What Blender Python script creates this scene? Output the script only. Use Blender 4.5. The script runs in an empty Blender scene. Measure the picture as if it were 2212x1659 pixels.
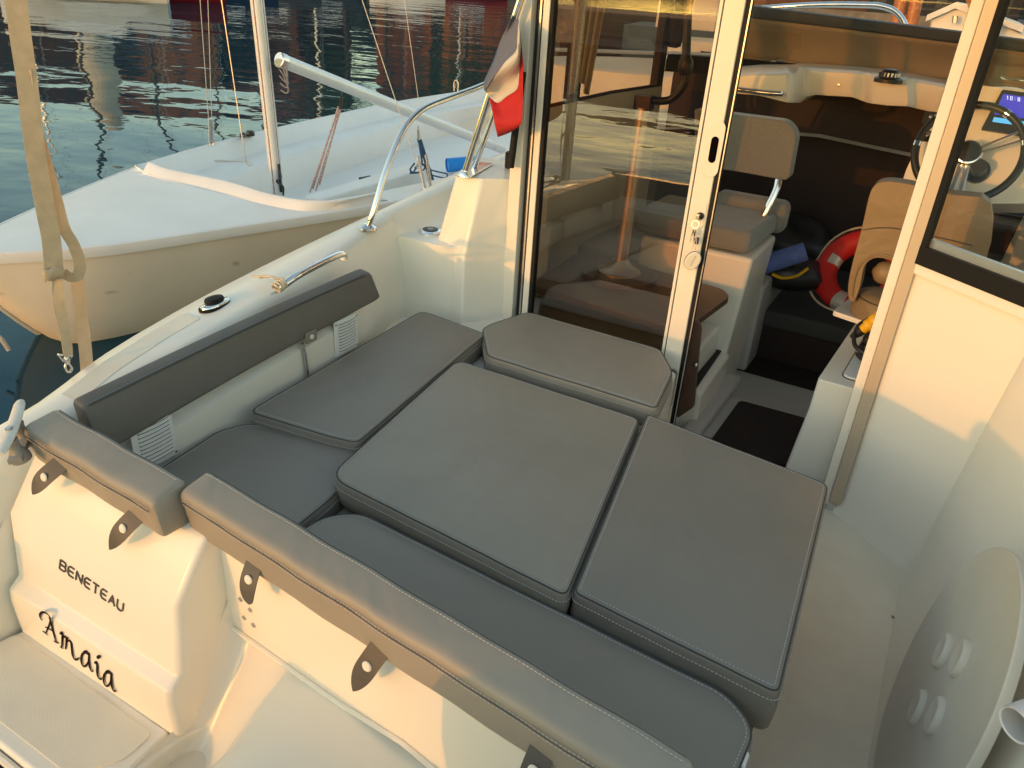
import bpy, bmesh, math, random
from mathutils import Vector, Matrix
random.seed(7)
PI = math.pi
SC = bpy.context.scene
COL = SC.collection
# ---------------------------------------------------------------- camera model (photo measured on a 2212 x 1659 grid)
PX, PY, FL = 1106.0, 829.5, 1660.0
TH, RO, PH = math.radians(27.9), math.radians(3.9), math.radians(28.0)
CZ = 2.1
CAM = Vector((0, 0, CZ))
def ray(x, y):
    u, v = (x-PX)/FL, (y-PY)/FL
    a = math.cos(RO)*u + math.sin(RO)*v
    w = -math.sin(RO)*u + math.cos(RO)*v
    b, c = math.cos(TH)-w*math.sin(TH), -math.sin(TH)-w*math.cos(TH)
    return Vector((a*math.cos(PH)-b*math.sin(PH), a*math.sin(PH)+b*math.cos(PH), c))
def A(x, y, z):                       # point on the level plane z
    d = ray(x, y); return CAM + d*((z-CZ)/d.z)
def B(x, y, Y):                       # point on the athwartships plane Y
    d = ray(x, y); return CAM + d*(Y/d.y)
def CX(x, y, X):                      # point on the fore and aft plane X
    d = ray(x, y); return CAM + d*(X/d.x)
def PLN(x, y, p, n):
    d = ray(x, y); return CAM + d*((p-CAM).dot(n)/d.dot(n))
def V(*a): return Vector(a)

# ---------------------------------------------------------------- materials
MATS = {}
def mat(name, col, rough=0.5, metal=0.0, bump=None, bscale=200.0, var=0.0, vscale=3.0, spec=0.5, coat=0.0, rvar=0.0, sheen=0.0, col2=None, detail=3.0):
    m = bpy.data.materials.new(name); m.use_nodes = True
    nt = m.node_tree; b = nt.nodes['Principled BSDF']
    b.inputs['Base Color'].default_value = (*col, 1)
    b.inputs['Roughness'].default_value = rough
    b.inputs['Metallic'].default_value = metal
    b.inputs['Specular IOR Level'].default_value = spec
    b.inputs['Coat Weight'].default_value = coat
    b.inputs['Coat Roughness'].default_value = 0.08
    b.inputs['Sheen Weight'].default_value = sheen
    tc = nt.nodes.new('ShaderNodeTexCoord')
    if var or col2 or rvar:
        n = nt.nodes.new('ShaderNodeTexNoise'); n.inputs['Scale'].default_value = vscale
        n.inputs['Detail'].default_value = detail; n.inputs['Roughness'].default_value = 0.6
        nt.links.new(tc.outputs['Object'], n.inputs['Vector'])
        if var or col2:
            r = nt.nodes.new('ShaderNodeValToRGB')
            c2 = col2 if col2 else tuple(c*(1-var) for c in col)
            r.color_ramp.elements[0].position = 0.32; r.color_ramp.elements[1].position = 0.68
            r.color_ramp.elements[0].color = (*c2, 1)
            r.color_ramp.elements[1].color = (*(tuple(min(1, c*(1+var*.5)) for c in col)), 1)
            nt.links.new(n.outputs['Fac'], r.inputs['Fac']); nt.links.new(r.outputs['Color'], b.inputs['Base Color'])
        if rvar:
            mr = nt.nodes.new('ShaderNodeMapRange')
            mr.inputs['To Min'].default_value = max(0.01, rough-rvar); mr.inputs['To Max'].default_value = rough+rvar
            nt.links.new(n.outputs['Fac'], mr.inputs['Value']); nt.links.new(mr.outputs['Result'], b.inputs['Roughness'])
    if bump:
        n2 = nt.nodes.new('ShaderNodeTexNoise'); n2.inputs['Scale'].default_value = bscale; n2.inputs['Detail'].default_value = 2
        nt.links.new(tc.outputs['Object'], n2.inputs['Vector'])
        bp = nt.nodes.new('ShaderNodeBump'); bp.inputs['Strength'].default_value = 1.0; bp.inputs['Distance'].default_value = bump
        nt.links.new(n2.outputs['Fac'], bp.inputs['Height']); nt.links.new(bp.outputs['Normal'], b.inputs['Normal'])
    MATS[name] = m
    return m
def grid_bump(m, scale, dist):
    """fine moulded non-slip pattern: crossed ridges"""
    nt = m.node_tree; b = nt.nodes['Principled BSDF']
    tc = nt.nodes.new('ShaderNodeTexCoord')
    w = []
    for d in ('X', 'Y'):
        x = nt.nodes.new('ShaderNodeTexWave'); x.bands_direction = d; x.inputs['Scale'].default_value = scale
        nt.links.new(tc.outputs['Object'], x.inputs['Vector']); w.append(x)
    mu = nt.nodes.new('ShaderNodeMath'); mu.operation = 'MULTIPLY'
    nt.links.new(w[0].outputs['Fac'], mu.inputs[0]); nt.links.new(w[1].outputs['Fac'], mu.inputs[1])
    bp = nt.nodes.new('ShaderNodeBump'); bp.inputs['Distance'].default_value = dist
    nt.links.new(mu.outputs[0], bp.inputs['Height']); nt.links.new(bp.outputs['Normal'], b.inputs['Normal'])
    return m

GEL = mat('gelcoat_white', (.82, .775, .675), .26, bump=.00012, bscale=9, var=.018, vscale=1.6, rvar=.03)
GELD = mat('gelcoat_dinghy', (.80, .775, .735), .42, bump=.0006, bscale=6, var=.07, vscale=1.7, rvar=.1)
LINER = mat('gelcoat_liner_grey', (.50, .48, .45), .40, var=.06, vscale=3)
NONSLIP = grid_bump(mat('non_slip_gelcoat', (.86, .805, .67), .6, var=.07, vscale=4), 95, .0012)
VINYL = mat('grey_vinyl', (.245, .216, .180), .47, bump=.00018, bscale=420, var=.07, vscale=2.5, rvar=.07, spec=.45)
VINYLF = mat('grey_vinyl_pale', (.30, .262, .212), .47, bump=.00018, bscale=420, var=.08, vscale=3.0, rvar=.07, spec=.45)  # paler, warmer mix of the same vinyl
THREAD = mat('pale_stitching_thread', (.46, .45, .44), .7)
SEAM = mat('dark_seam', (.06, .057, .053), .6)
SEAML = mat('grey_seam', (.11, .10, .09), .6)
CHROME = mat('polished_steel', (.80, .80, .80), .10, 1.0, rvar=.05, vscale=20)
STEEL = mat('brushed_steel', (.62, .61, .60), .28, 1.0, rvar=.08, vscale=40)
ALU = mat('anodised_aluminium', (.60, .60, .60), .35, .9, rvar=.06, vscale=20)
FRAME = mat('painted_aluminium', (.76, .71, .61), .38, var=.03, vscale=4)
RUBBER = mat('black_rubber', (.012, .012, .012), .6, spec=.2)
HOLE = mat('dark_recess', (.004, .004, .004), 1.0, spec=0)
BLACK = mat('black_plastic', (.015, .015, .016), .4, bump=.0002, bscale=300)
WHITE = mat('white_plastic', (.80, .79, .76), .35, var=.03, vscale=9)
ROPEW = mat('pale_rope', (.60, .52, .40), .85, bump=.002, bscale=260, var=.25, vscale=140)
ROPEB = mat('blue_rope', (.02, .07, .17), .8, bump=.001, bscale=300, var=.3, vscale=160)
ROPED = mat('dark_flecked_rope', (.08, .08, .09), .85, col2=(.35, .35, .36), vscale=160)
ROPER = mat('red_flecked_rope', (.72, .68, .62), .85, col2=(.42, .06, .04), vscale=120)
WIRE = mat('stainless_wire', (.55, .52, .47), .4, .7)
WEB = mat('cream_webbing', (.54, .42, .28), .85, bump=.0008, bscale=600, var=.12, vscale=30, sheen=.2)
WOODT = mat('brown_laminate', (.115, .065, .042), .42, var=.2, vscale=9)
WOODO = mat('orange_teak', (.42, .14, .05), .5, var=.3, vscale=25)
DARKW = mat('dark_wood', (.055, .034, .022), .5, var=.3, vscale=14)
MAT_B = mat('dark_brown_mat', (.016, .009, .008), .8, bump=.0006, bscale=500)
FWD = mat('dark_brown_lining', (.026, .013, .011), .75, var=.15, vscale=5)
FABRIC = mat('grey_weave', (.21, .215, .20), .9, bump=.0007, bscale=700, var=.10, vscale=180, sheen=.3)
FABD = mat('charcoal_weave', (.05, .05, .046), .9, bump=.0006, bscale=600)
LINING = mat('brown_side_lining', (.075, .045, .032), .8, var=.2, vscale=6, bump=.0006, bscale=300)
TAN = mat('taupe_leatherette', (.25, .18, .105), .5, bump=.00025, bscale=350, var=.07, vscale=4)
CANV = mat('taupe_canvas', (.33, .27, .20), .62, bump=.004, bscale=5, var=.16, vscale=2.5)
NAVY = mat('slate_blue_canvas', (.075, .095, .125), .75, bump=.0006, bscale=300)
CURT = mat('beige_curtain', (.52, .44, .34), .9, bump=.0006, bscale=400)
RED = mat('red_foam', (.50, .012, .010), .6, var=.1, vscale=12)
REFL = mat('silver_reflective_tape', (.55, .54, .52), .3, .4)
BLUEF = mat('blue_foam', (.10, .15, .42), .8, var=.15, vscale=20)
YELL = mat('yellow_plastic', (.75, .42, .01), .4, bump=.0008, bscale=80)
BLUEP = mat('bright_blue_plastic', (.012, .24, .72), .35, var=.06, vscale=8)
GREYP = mat('grey_plastic_pipe', (.52, .53, .55), .4, var=.05, vscale=8)
VARN = mat('varnished_wood', (.46, .15, .045), .35, var=.3, vscale=18)
HULLT = mat('cream_hull_paint', (.80, .70, .56), .45, var=.05, vscale=2.0, rvar=.1, bump=.0008, bscale=5)
NAME = mat('black_vinyl_lettering', (.018, .010, .010), .85, spec=.1)
STRAPV = mat('dark_strap_vinyl', (.085, .075, .066), .55, bump=.00018, bscale=420, var=.1, vscale=20)
CHAMP = mat('champagne_aluminium', (.50, .42, .32), .42, .25, rvar=.06, vscale=20)
DISC = mat('cream_moulded_plastic', (.60, .555, .475), .55, var=.05, vscale=6, bump=.0004, bscale=60)
GRAPH = mat('graphite_lettering', (.13, .11, .10), .28, .6)
SNAP = mat('cream_snap_button', (.80, .76, .66), .3)

def soft_folds(m, scale, dist):
    """slow, shallow unevenness of stuffed upholstery under its fine grain"""
    nt = m.node_tree; b = nt.nodes['Principled BSDF']; tc = nt.nodes.new('ShaderNodeTexCoord')
    n = nt.nodes.new('ShaderNodeTexNoise'); n.inputs['Scale'].default_value = scale; n.inputs['Detail'].default_value = 2.5; n.inputs['Distortion'].default_value = .8
    bp = nt.nodes.new('ShaderNodeBump'); bp.inputs['Distance'].default_value = dist
    nt.links.new(tc.outputs['Object'], n.inputs['Vector']); nt.links.new(n.outputs['Fac'], bp.inputs['Height'])
    old = b.inputs['Normal'].links[0].from_socket if b.inputs['Normal'].links else None
    if old: nt.links.new(old, bp.inputs['Normal'])
    nt.links.new(bp.outputs['Normal'], b.inputs['Normal'])
VINYL_SHADED = mat('grey_vinyl_shaded', (.120, .110, .096), .47, bump=.00018, bscale=420, var=.07, vscale=2.5, rvar=.07, spec=.45)  # shade on the port backrest put into a darker copy of the vinyl
for _m in (VINYL, VINYLF, VINYL_SHADED): soft_folds(_m, 4.5, .010)
soft_folds(TAN, 7, .008); soft_folds(FABRIC, 9, .006)

def scuffed(m):
    """grey fender scuffs on the dinghy's topsides"""
    nt = m.node_tree; b = nt.nodes['Principled BSDF']
    src = b.inputs['Base Color'].links[0].from_socket
    tc = nt.nodes.new('ShaderNodeTexCoord')
    mp = nt.nodes.new('ShaderNodeMapping'); mp.inputs['Scale'].default_value = (2.6, 2.6, 6.5)
    n = nt.nodes.new('ShaderNodeTexNoise'); n.inputs['Scale'].default_value = 1.5; n.inputs['Detail'].default_value = 1.5
    r = nt.nodes.new('ShaderNodeValToRGB'); r.color_ramp.elements[0].position = .72; r.color_ramp.elements[1].position = .80
    r.color_ramp.elements[0].color = (0, 0, 0, 1); r.color_ramp.elements[1].color = (.62, .62, .62, 1)
    mx = nt.nodes.new('ShaderNodeMix'); mx.data_type = 'RGBA'; mx.inputs['B'].default_value = (.20, .17, .15, 1)
    nt.links.new(tc.outputs['Object'], mp.inputs['Vector']); nt.links.new(mp.outputs['Vector'], n.inputs['Vector'])
    nt.links.new(n.outputs['Fac'], r.inputs['Fac']); nt.links.new(r.outputs['Color'], mx.inputs['Factor'])
    nt.links.new(src, mx.inputs['A']); nt.links.new(mx.outputs['Result'], b.inputs['Base Color'])
scuffed(HULLT)

def glass(name, tint, ior=1.7, rough=0.0):
    m = bpy.data.materials.new(name); m.use_nodes = True; nt = m.node_tree
    nt.nodes.clear()
    o = nt.nodes.new('ShaderNodeOutputMaterial'); mx = nt.nodes.new('ShaderNodeMixShader')
    t = nt.nodes.new('ShaderNodeBsdfTransparent'); g = nt.nodes.new('ShaderNodeBsdfGlossy'); f = nt.nodes.new('ShaderNodeFresnel')
    t.inputs['Color'].default_value = (*tint, 1); g.inputs['Roughness'].default_value = rough
    g.inputs['Color'].default_value = (1, 1, 1, 1); f.inputs['IOR'].default_value = ior
    ge = nt.nodes.new('ShaderNodeNewGeometry'); iv = nt.nodes.new('ShaderNodeMath'); iv.operation = 'SUBTRACT'; iv.inputs[0].default_value = 1
    mu = nt.nodes.new('ShaderNodeMath'); mu.operation = 'MULTIPLY'      # the far face of the pane adds no second mirror image
    nt.links.new(ge.outputs['Backfacing'], iv.inputs[1]); nt.links.new(f.outputs[0], mu.inputs[0]); nt.links.new(iv.outputs[0], mu.inputs[1])
    nt.links.new(mu.outputs[0], mx.inputs[0]); nt.links.new(t.outputs[0], mx.inputs[1]); nt.links.new(g.outputs[0], mx.inputs[2])
    nt.links.new(mx.outputs[0], o.inputs['Surface'])
    return m
DGLASS = glass('tinted_door_glass', (.82, .71, .58), 2.2)
WGLASS = glass('clear_window_glass', (.93, .925, .915), 1.45)

# ---------------------------------------------------------------- object helpers
BASE = {}
def base_of(o): return BASE.get(o.name, Vector((0, 0, 0)))
def tag(o, label=None, cat=None, group=None, kind=None):
    if label: o['label'] = label
    if cat: o['category'] = cat
    if group: o['group'] = group
    if kind: o['kind'] = kind
    return o
def thing(name, label, cat, base=(0, 0, 0), group=None):
    o = bpy.data.objects.new(name, None); COL.objects.link(o)
    o.empty_display_size = .1; o.location = base; BASE[o.name] = Vector(base)
    return tag(o, label, cat, group)
def finish(bm, angle=38, smooth=True):
    bmesh.ops.remove_doubles(bm, verts=bm.verts, dist=1e-5)
    bmesh.ops.recalc_face_normals(bm, faces=bm.faces)
    for f in bm.faces: f.smooth = smooth
    lim = math.radians(angle)
    for e in bm.edges:
        if len(e.link_faces) == 2:
            e.smooth = e.calc_face_angle(0) < lim
def link(name, bm, m, parent=None, base=None, bevel=0, seg=3, angle=38, sub=0):
    if parent is not None: base = base_of(parent)
    elif base is None: base = Vector((0, 0, 0))
    base = Vector(base)
    finish(bm, angle)
    me = bpy.data.meshes.new(name)
    bmesh.ops.translate(bm, verts=bm.verts, vec=-base)
    bm.to_mesh(me); bm.free()
    if m is not None: me.materials.append(m)
    o = bpy.data.objects.new(name, me); COL.objects.link(o)
    BASE[o.name] = base
    if parent is None: o.location = base
    else: o.parent = parent
    if bevel:
        md = o.modifiers.new('bevel', 'BEVEL'); md.width = bevel; md.segments = seg; md.limit_method = 'ANGLE'
        md.angle_limit = math.radians(30); md.use_clamp_overlap = True
        try: md.harden_normals = False
        except Exception: pass
        for p in me.polygons: p.use_smooth = True
        for e in me.edges: e.use_edge_sharp = False
        w = o.modifiers.new('weighted', 'WEIGHTED_NORMAL'); w.keep_sharp = True
    if sub:
        md = o.modifiers.new('sub', 'SUBSURF'); md.levels = sub; md.render_levels = sub
    return o
def N(): return bmesh.new()
def solo(name, bm, m, label, cat, base, group=None, **k):
    return tag(link(name, bm, m, None, base, **k), label, cat, group)

def add_poly(bm, pts):
    vs = [bm.verts.new(p) for p in pts]; return bm.faces.new(vs)
def loft(bm, loops, closed=True, cap=(True, True)):
    rings = [[bm.verts.new(p) for p in L] for L in loops]
    n = len(rings[0])
    for a, b in zip(rings[:-1], rings[1:]):
        for i in range(n if closed else n-1):
            j = (i+1) % n
            try: bm.faces.new((a[i], a[j], b[j], b[i]))
            except ValueError: pass
    if closed and cap[0]: bm.faces.new(list(reversed(rings[0])))
    if closed and cap[1]: bm.faces.new(rings[-1])
    return rings
def prism(bm, pts, vec):
    vec = Vector(vec); loft(bm, [[Vector(p) for p in pts], [Vector(p)+vec for p in pts]])
def box(bm, x0, x1, y0, y1, z0, z1):
    prism(bm, [(x0, y0, z0), (x1, y0, z0), (x1, y1, z0), (x0, y1, z0)], (0, 0, z1-z0))
def obox(bm, c, ax, ay, az):
    """box from a centre and three half axes"""
    c, ax, ay, az = map(Vector, (c, ax, ay, az))
    prism(bm, [c-ax-ay-az, c+ax-ay-az, c+ax+ay-az, c-ax+ay-az], az*2)
def spl(pts, n=8, closed=False):
    P = [Vector(p) for p in pts]; out = []
    m = len(P)
    rng = m if closed else m-1
    for i in range(rng):
        p1, p2 = P[i], P[(i+1) % m]
        p0 = P[i-1] if (closed or i > 0) else p1*2-p2
        p3 = P[(i+2) % m] if (closed or i+2 < m) else p2*2-p1
        for k in range(n):
            t = k/n
            out.append(.5*((2*p1)+(p2-p0)*t+(2*p0-5*p1+4*p2-p3)*t*t+(3*p1-p0-3*p2+p3)*t**3))
    if not closed: out.append(P[-1])
    return out
def tube(bm, pts, r, seg=10, closed=False, flat=None, up=None):
    """round (or flattened) tube along a polyline; r may be a list"""
    P = [Vector(p) for p in pts]; n = len(P)
    R = r if isinstance(r, (list, tuple)) else [r]*n
    T = []
    for i in range(n):
        a = P[i-1] if (i > 0 or closed) else P[i]; b = P[(i+1) % n] if (i < n-1 or closed) else P[i]
        t = (b-a); T.append(t.normalized() if t.length > 1e-9 else Vector((0, 0, 1)))
    u = Vector(up) if up else (Vector((0, 0, 1)) if abs(T[0].z) < .9 else Vector((1, 0, 0)))
    loops = []
    u = (u - T[0]*u.dot(T[0])).normalized()
    for i in range(n):
        if up: u = Vector(up)
        u = (u - T[i]*u.dot(T[i]))
        u = u.normalized() if u.length > 1e-6 else T[i].orthogonal().normalized()
        w = T[i].cross(u)
        fl = flat if flat else 1.0
        loops.append([P[i]+u*(math.cos(2*PI*k/seg)*R[i]*fl)+w*(math.sin(2*PI*k/seg)*R[i]) for k in range(seg)])
    if closed: loops.append(loops[0])
    loft(bm, loops, True, (not closed, not closed))
def lathe(bm, prof, c, axis=(0, 0, 1), seg=24):
    """prof: list of (radius, height) revolved about an axis through c"""
    c = Vector(c); ax = Vector(axis).normalized(); u = ax.orthogonal().normalized(); w = ax.cross(u)
    loops = [[c+ax*h+(u*math.cos(2*PI*k/seg)+w*math.sin(2*PI*k/seg))*max(r, 1e-5) for k in range(seg)] for r, h in prof]
    loft(bm, loops)
def round_poly(pts, r, n=5):
    """round a polygon's corners; r one radius or a list"""
    P = [Vector(p) for p in pts]; m = len(P); out = []
    for i in range(m):
        a, b, c = P[i-1], P[i], P[(i+1) % m]
        rr = r[i] if isinstance(r, (list, tuple)) else r
        d1, d2 = (a-b), (c-b); l1, l2 = d1.length, d2.length
        rr = min(rr, l1*.45, l2*.45)
        p1, p2 = b+d1/l1*rr, b+d2/l2*rr
        for k in range(n+1):
            t = k/n
            out.append(p1*(1-t)**2+b*2*t*(1-t)+p2*t*t)
    return out
def inset(pts, d, up=Vector((0, 0, 1))):
    """offset a closed, roughly convex outline inwards by d"""
    m = len(pts); area = sum((pts[i].cross(pts[(i+1) % m])).dot(up) for i in range(m))
    s = 1 if area > 0 else -1
    out = []
    for i in range(m):
        e1 = (pts[i]-pts[i-1]); e2 = (pts[(i+1) % m]-pts[i])
        n1 = up.cross(e1).normalized()*s if e1.length > 1e-9 else None
        n2 = up.cross(e2).normalized()*s if e2.length > 1e-9 else None
        if n1 is None: n1 = n2
        if n2 is None: n2 = n1
        n = (n1+n2); n = n.normalized() if n.length > 1e-6 else n1
        k = max(.45, n.dot(n1))
        out.append(pts[i]+n*(d/k))
    return out
def strand(bm, a, b, n=10, sag=0, r=.003, seg=6):
    a, b = Vector(a), Vector(b)
    tube(bm, [a.lerp(b, t/n)+Vector((0, 0, -sag*4*(t/n)*(1-t/n))) for t in range(n+1)], r, seg)
def slab(bm, quad, thick):
    """quad of 4 points pushed back along its normal"""
    q = [Vector(p) for p in quad]; nrm = (q[1]-q[0]).cross(q[3]-q[0]).normalized()
    prism(bm, q, nrm*thick)
# ================================================================ cockpit cushions
def cushion(name, label, outline, ztop, thick, rad=.03, group='grey cockpit seat cushions', m=None, edge=.011, crown=.010, seams=True, stitch=True):
    pts = [Vector((x, y, 0)) for x, y in outline]
    rp = round_poly(pts, rad, 6)
    # resample so that long edges can carry a little softness
    dense = []
    for i in range(len(rp)):
        a, b = rp[i], rp[(i+1) % len(rp)]
        k = max(1, int((b-a).length/.05))
        for j in range(k): dense.append(a.lerp(b, j/k))
    cen = sum(dense, Vector())/len(dense)
    def wob(p, amp): return amp*(math.sin(p.x*21+p.y*9)+math.sin(p.y*27-p.x*13)+math.sin(p.x*43+1.3))/3
    loops = []
    def ring(pp, z, amp=0): loops.append([Vector((p.x, p.y, z+wob(p, amp))) for p in pp])
    ring(inset(dense, .006), ztop-thick)
    ring(inset(dense, -.001), ztop-thick+.012)
    ring(inset(dense, -.004), ztop-thick*.5, .001)
    ring(dense, ztop-edge)
    for k in range(1, 5):
        t = k/4*PI/2
        ring(inset(dense, edge*(1-math.cos(t))), ztop-edge+edge*math.sin(t), .0012)
    inner = inset(dense, edge)
    for s in (.965, .92, .85, .75, .62, .46, .28, .10, .015):
        ring([cen+(p-cen)*s for p in inner], ztop+crown*(1-s**4), .0016)
    bm = N(); loft(bm, loops)
    base = (cen.x, cen.y, ztop-thick)
    o = solo(name, bm, m or VINYL, label, 'cushion', base, group, angle=60)
    if seams:
        b2 = N(); L = inset(dense, edge*.30); tube(b2, [Vector((p.x, p.y, ztop-edge*.28+wob(p, .0012)+.0006)) for p in L], .0022, 6, True)
        link('piping', b2, SEAM, o)
        for off, dz in (((.013), .0012), (-.0035, -.020)):
            b3 = N()
            L = inset(dense, off); z = ztop+(.0012 if off > 0 else -.024)
            per = [Vector((p.x, p.y, z+wob(p, .0013))) for p in L]
            seg = []
            for i in range(len(per)):
                a, b = per[i], per[(i+1) % len(per)]
                k = max(1, round((b-a).length/.0085))
                for j in range(k): seg.append((a.lerp(b, j/k), a.lerp(b, (j+.62)/k)))
            for a, b in seg:
                if (b-a).length > .001: tube(b3, [a, b], .0013, 4)
            link('stitching', b3, THREAD, o)
    return o
def xy(px, z): return [tuple(A(x, y, z)[:2]) for x, y in px]
cushion('seat_cushion', 'large central sunbed cushion, squarish, in the middle of the cockpit',
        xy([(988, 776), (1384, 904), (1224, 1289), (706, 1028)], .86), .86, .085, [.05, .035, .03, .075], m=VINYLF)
cushion('seat_cushion', 'thick right-hand sunbed cushion beside the walkway, wooden board edge showing beneath',
        xy([(1397, 893), (1792, 1046), (1684, 1500), (1238, 1279)], .86), .86, .125, [.02, .03, .025, .02])
cushion('seat_cushion', 'long wedge-shaped cushion on the port bench beside the white moulded pedestal',
        xy([(912, 669), (1051, 721), (772, 957), (700, 940), (534, 888)], .86), .86, .085, [.05, .03, .03, .2, .04])
cushion('seat_cushion', 'pale sunlit cushion against the foot of the glass sliding door',
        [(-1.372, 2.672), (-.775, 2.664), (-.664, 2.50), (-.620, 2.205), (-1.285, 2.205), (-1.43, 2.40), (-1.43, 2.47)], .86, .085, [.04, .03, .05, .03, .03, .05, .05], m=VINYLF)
cushion('seat_cushion', 'dark corner cushion lying lower in the port aft corner below the slotted vent',
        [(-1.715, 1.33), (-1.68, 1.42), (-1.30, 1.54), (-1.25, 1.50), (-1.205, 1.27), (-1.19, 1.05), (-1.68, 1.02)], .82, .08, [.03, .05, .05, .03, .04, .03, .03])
cushion('seat_cushion', 'long aft bench cushion tucked along the front of the long transom backrest',
        [(-1.185, 1.05), (-1.165, 1.20), (-1.10, 1.262), (-.09, 1.215), (-.02, 1.16), (-.028, .97), (-.06, .93), (-1.17, .95)], .824, .105, [.02, .06, .05, .08, .04, .03, .03, .02])

# ================================================================ strapped backrests
def backrest(label, sec, x0, x1, rad=(.014, .024, .014, .014), m=VINYLF, dy=0.0):
    """sec: closed (y, z) section; extruded athwartships from x0 to x1"""
    c = sum((Vector((0, y, z)) for y, z in sec), Vector())/len(sec)
    rs = round_poly([Vector((0, y, z)) for y, z in sec], rad, 6)
    loops = []
    n = 28
    def ringat(x, s):
        k = (x-x0)/(x1-x0)
        return [Vector((x, c.y+(p.y-c.y)*s+dy*k+.0012*math.sin(x*31+p.z*60), c.z+(p.z-c.z)*s+.001*math.sin(x*23))) for p in rs]
    loops.append(ringat(x0, .90)); loops.append(ringat(x0+.005, .975))
    for i in range(n+1): loops.append(ringat(x0+.014+(x1-x0-.028)*i/n, 1))
    loops.append(ringat(x1-.005, .975)); loops.append(ringat(x1, .90))
    bm = N(); loft(bm, loops)
    base = ((x0+x1)/2, c.y, min(z for y, z in sec))
    o = solo('backrest_cushion', bm, m, label, 'backrest', base, 'strapped cockpit backrests', angle=50)
    # top seams and stitching along the two long top edges
    tops = sorted(sec, key=lambda q: -q[1])[:2]
    for (y, z) in tops:
        oy = .009 if y < c.y else -.009
        for (yy, zz, sm) in (((y+oy*.15, z-.0040, True), (y+oy*1.5, z+.0004, False), (y-oy*.02, z-.019, False)) if y > c.y else ((y+.0012, z-.026, True), (y+.0008, z-.020, False), (y+.0017, z-.032, False))):
            b2 = N()
            P = [Vector((x0+.012+(x1-x0-.024)*i/n, yy+dy*i/n+.0012*math.sin((x0+(x1-x0)*i/n)*31+z*60), zz+.001*math.sin((x0+(x1-x0)*i/n)*23))) for i in range(n+1)]
            if sm: tube(b2, P, .0013, 6)
            else:
                for a, b in zip(P[:-1], P[1:]):
                    k = max(1, round((b-a).length/.009))
                    for j in range(k): tube(b2, [a.lerp(b, j/k), a.lerp(b, (j+.6)/k)], .0009, 4)
            link('seam' if sm else 'stitching', b2, SEAML if sm else THREAD, o)
    return o
def strap_tab(parent, p0, p1, width, out, snap_t=.42, pointed=True):
    """leaf-shaped strap hanging from p0 to its tip p1, with a snap button"""
    p0, p1, out = Vector(p0), Vector(p1), Vector(out).normalized()
    side = (p1-p0).cross(out).normalized(); n = 14; L = []; R = []
    for i in range(n+1):
        t = i/n
        w = width*.5*(1.0 if t < .45 else max(.02, math.cos((t-.45)/.55*PI/2)**(.8 if pointed else .45)))
        q = p0.lerp(p1, t)+out*(.004+.020*math.sin(t*PI*.9)+.010*t*t)
        L.append(q-side*w); R.append(q+side*w)
    bm = N()
    loft(bm, [[L[i]+out*.0012, R[i]+out*.0012, R[i]-out*.0012, L[i]-out*.0012] for i in range(n+1)])
    s = link('strap', bm, STRAPV, parent)
    q = p0.lerp(p1, snap_t)+out*(.004+.020*math.sin(snap_t*PI*.9)+.010*snap_t**2)
    b2 = N(); lathe(b2, [(.0112, 0), (.0112, .002), (.009, .0042), (.0, .005)], q, out, 20)
    link('snap_button', b2, SNAP, s)
SECL = [(.848, .945), (.832, 1.052), (.928, 1.062), (.940, .94)]
bl = backrest('short transom backrest at the port corner above the boat name, two strap tabs', SECL, -1.800, -1.286, dy=-.028)
for a, b in (((131, 1011), (88, 1063)), ((303, 1115), (254, 1181))):
    pa, pb = PLN(*a, V(0, .825, .95), V(0, -1, .1)), PLN(*b, V(0, .80, .88), V(0, -1, .1))
    strap_tab(bl, pa+V(0, .012, .012), pb, .046, (0, -1, .25))
SECR = [(.886, .925), (.866, 1.052), (.953, 1.062), (.972, .92)]
br = backrest('long transom backrest running to the starboard side with three strap tabs', SECR, -1.278, -.085, dy=-.115)
for a, b, po in (((551, 1218), (553, 1296), False), ((828, 1402), (777, 1480), True), ((1172, 1625), (1150, 1700), True)):
    pa, pb = PLN(*a, V(-1.27, .884, .93), V(-.097, -1, .0)), PLN(*b, V(-1.27, .872, .88), V(-.097, -1, .0))
    strap_tab(br, pa+V(0, .012, .014), pb, .046, (0, -1, .15), pointed=po)
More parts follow.
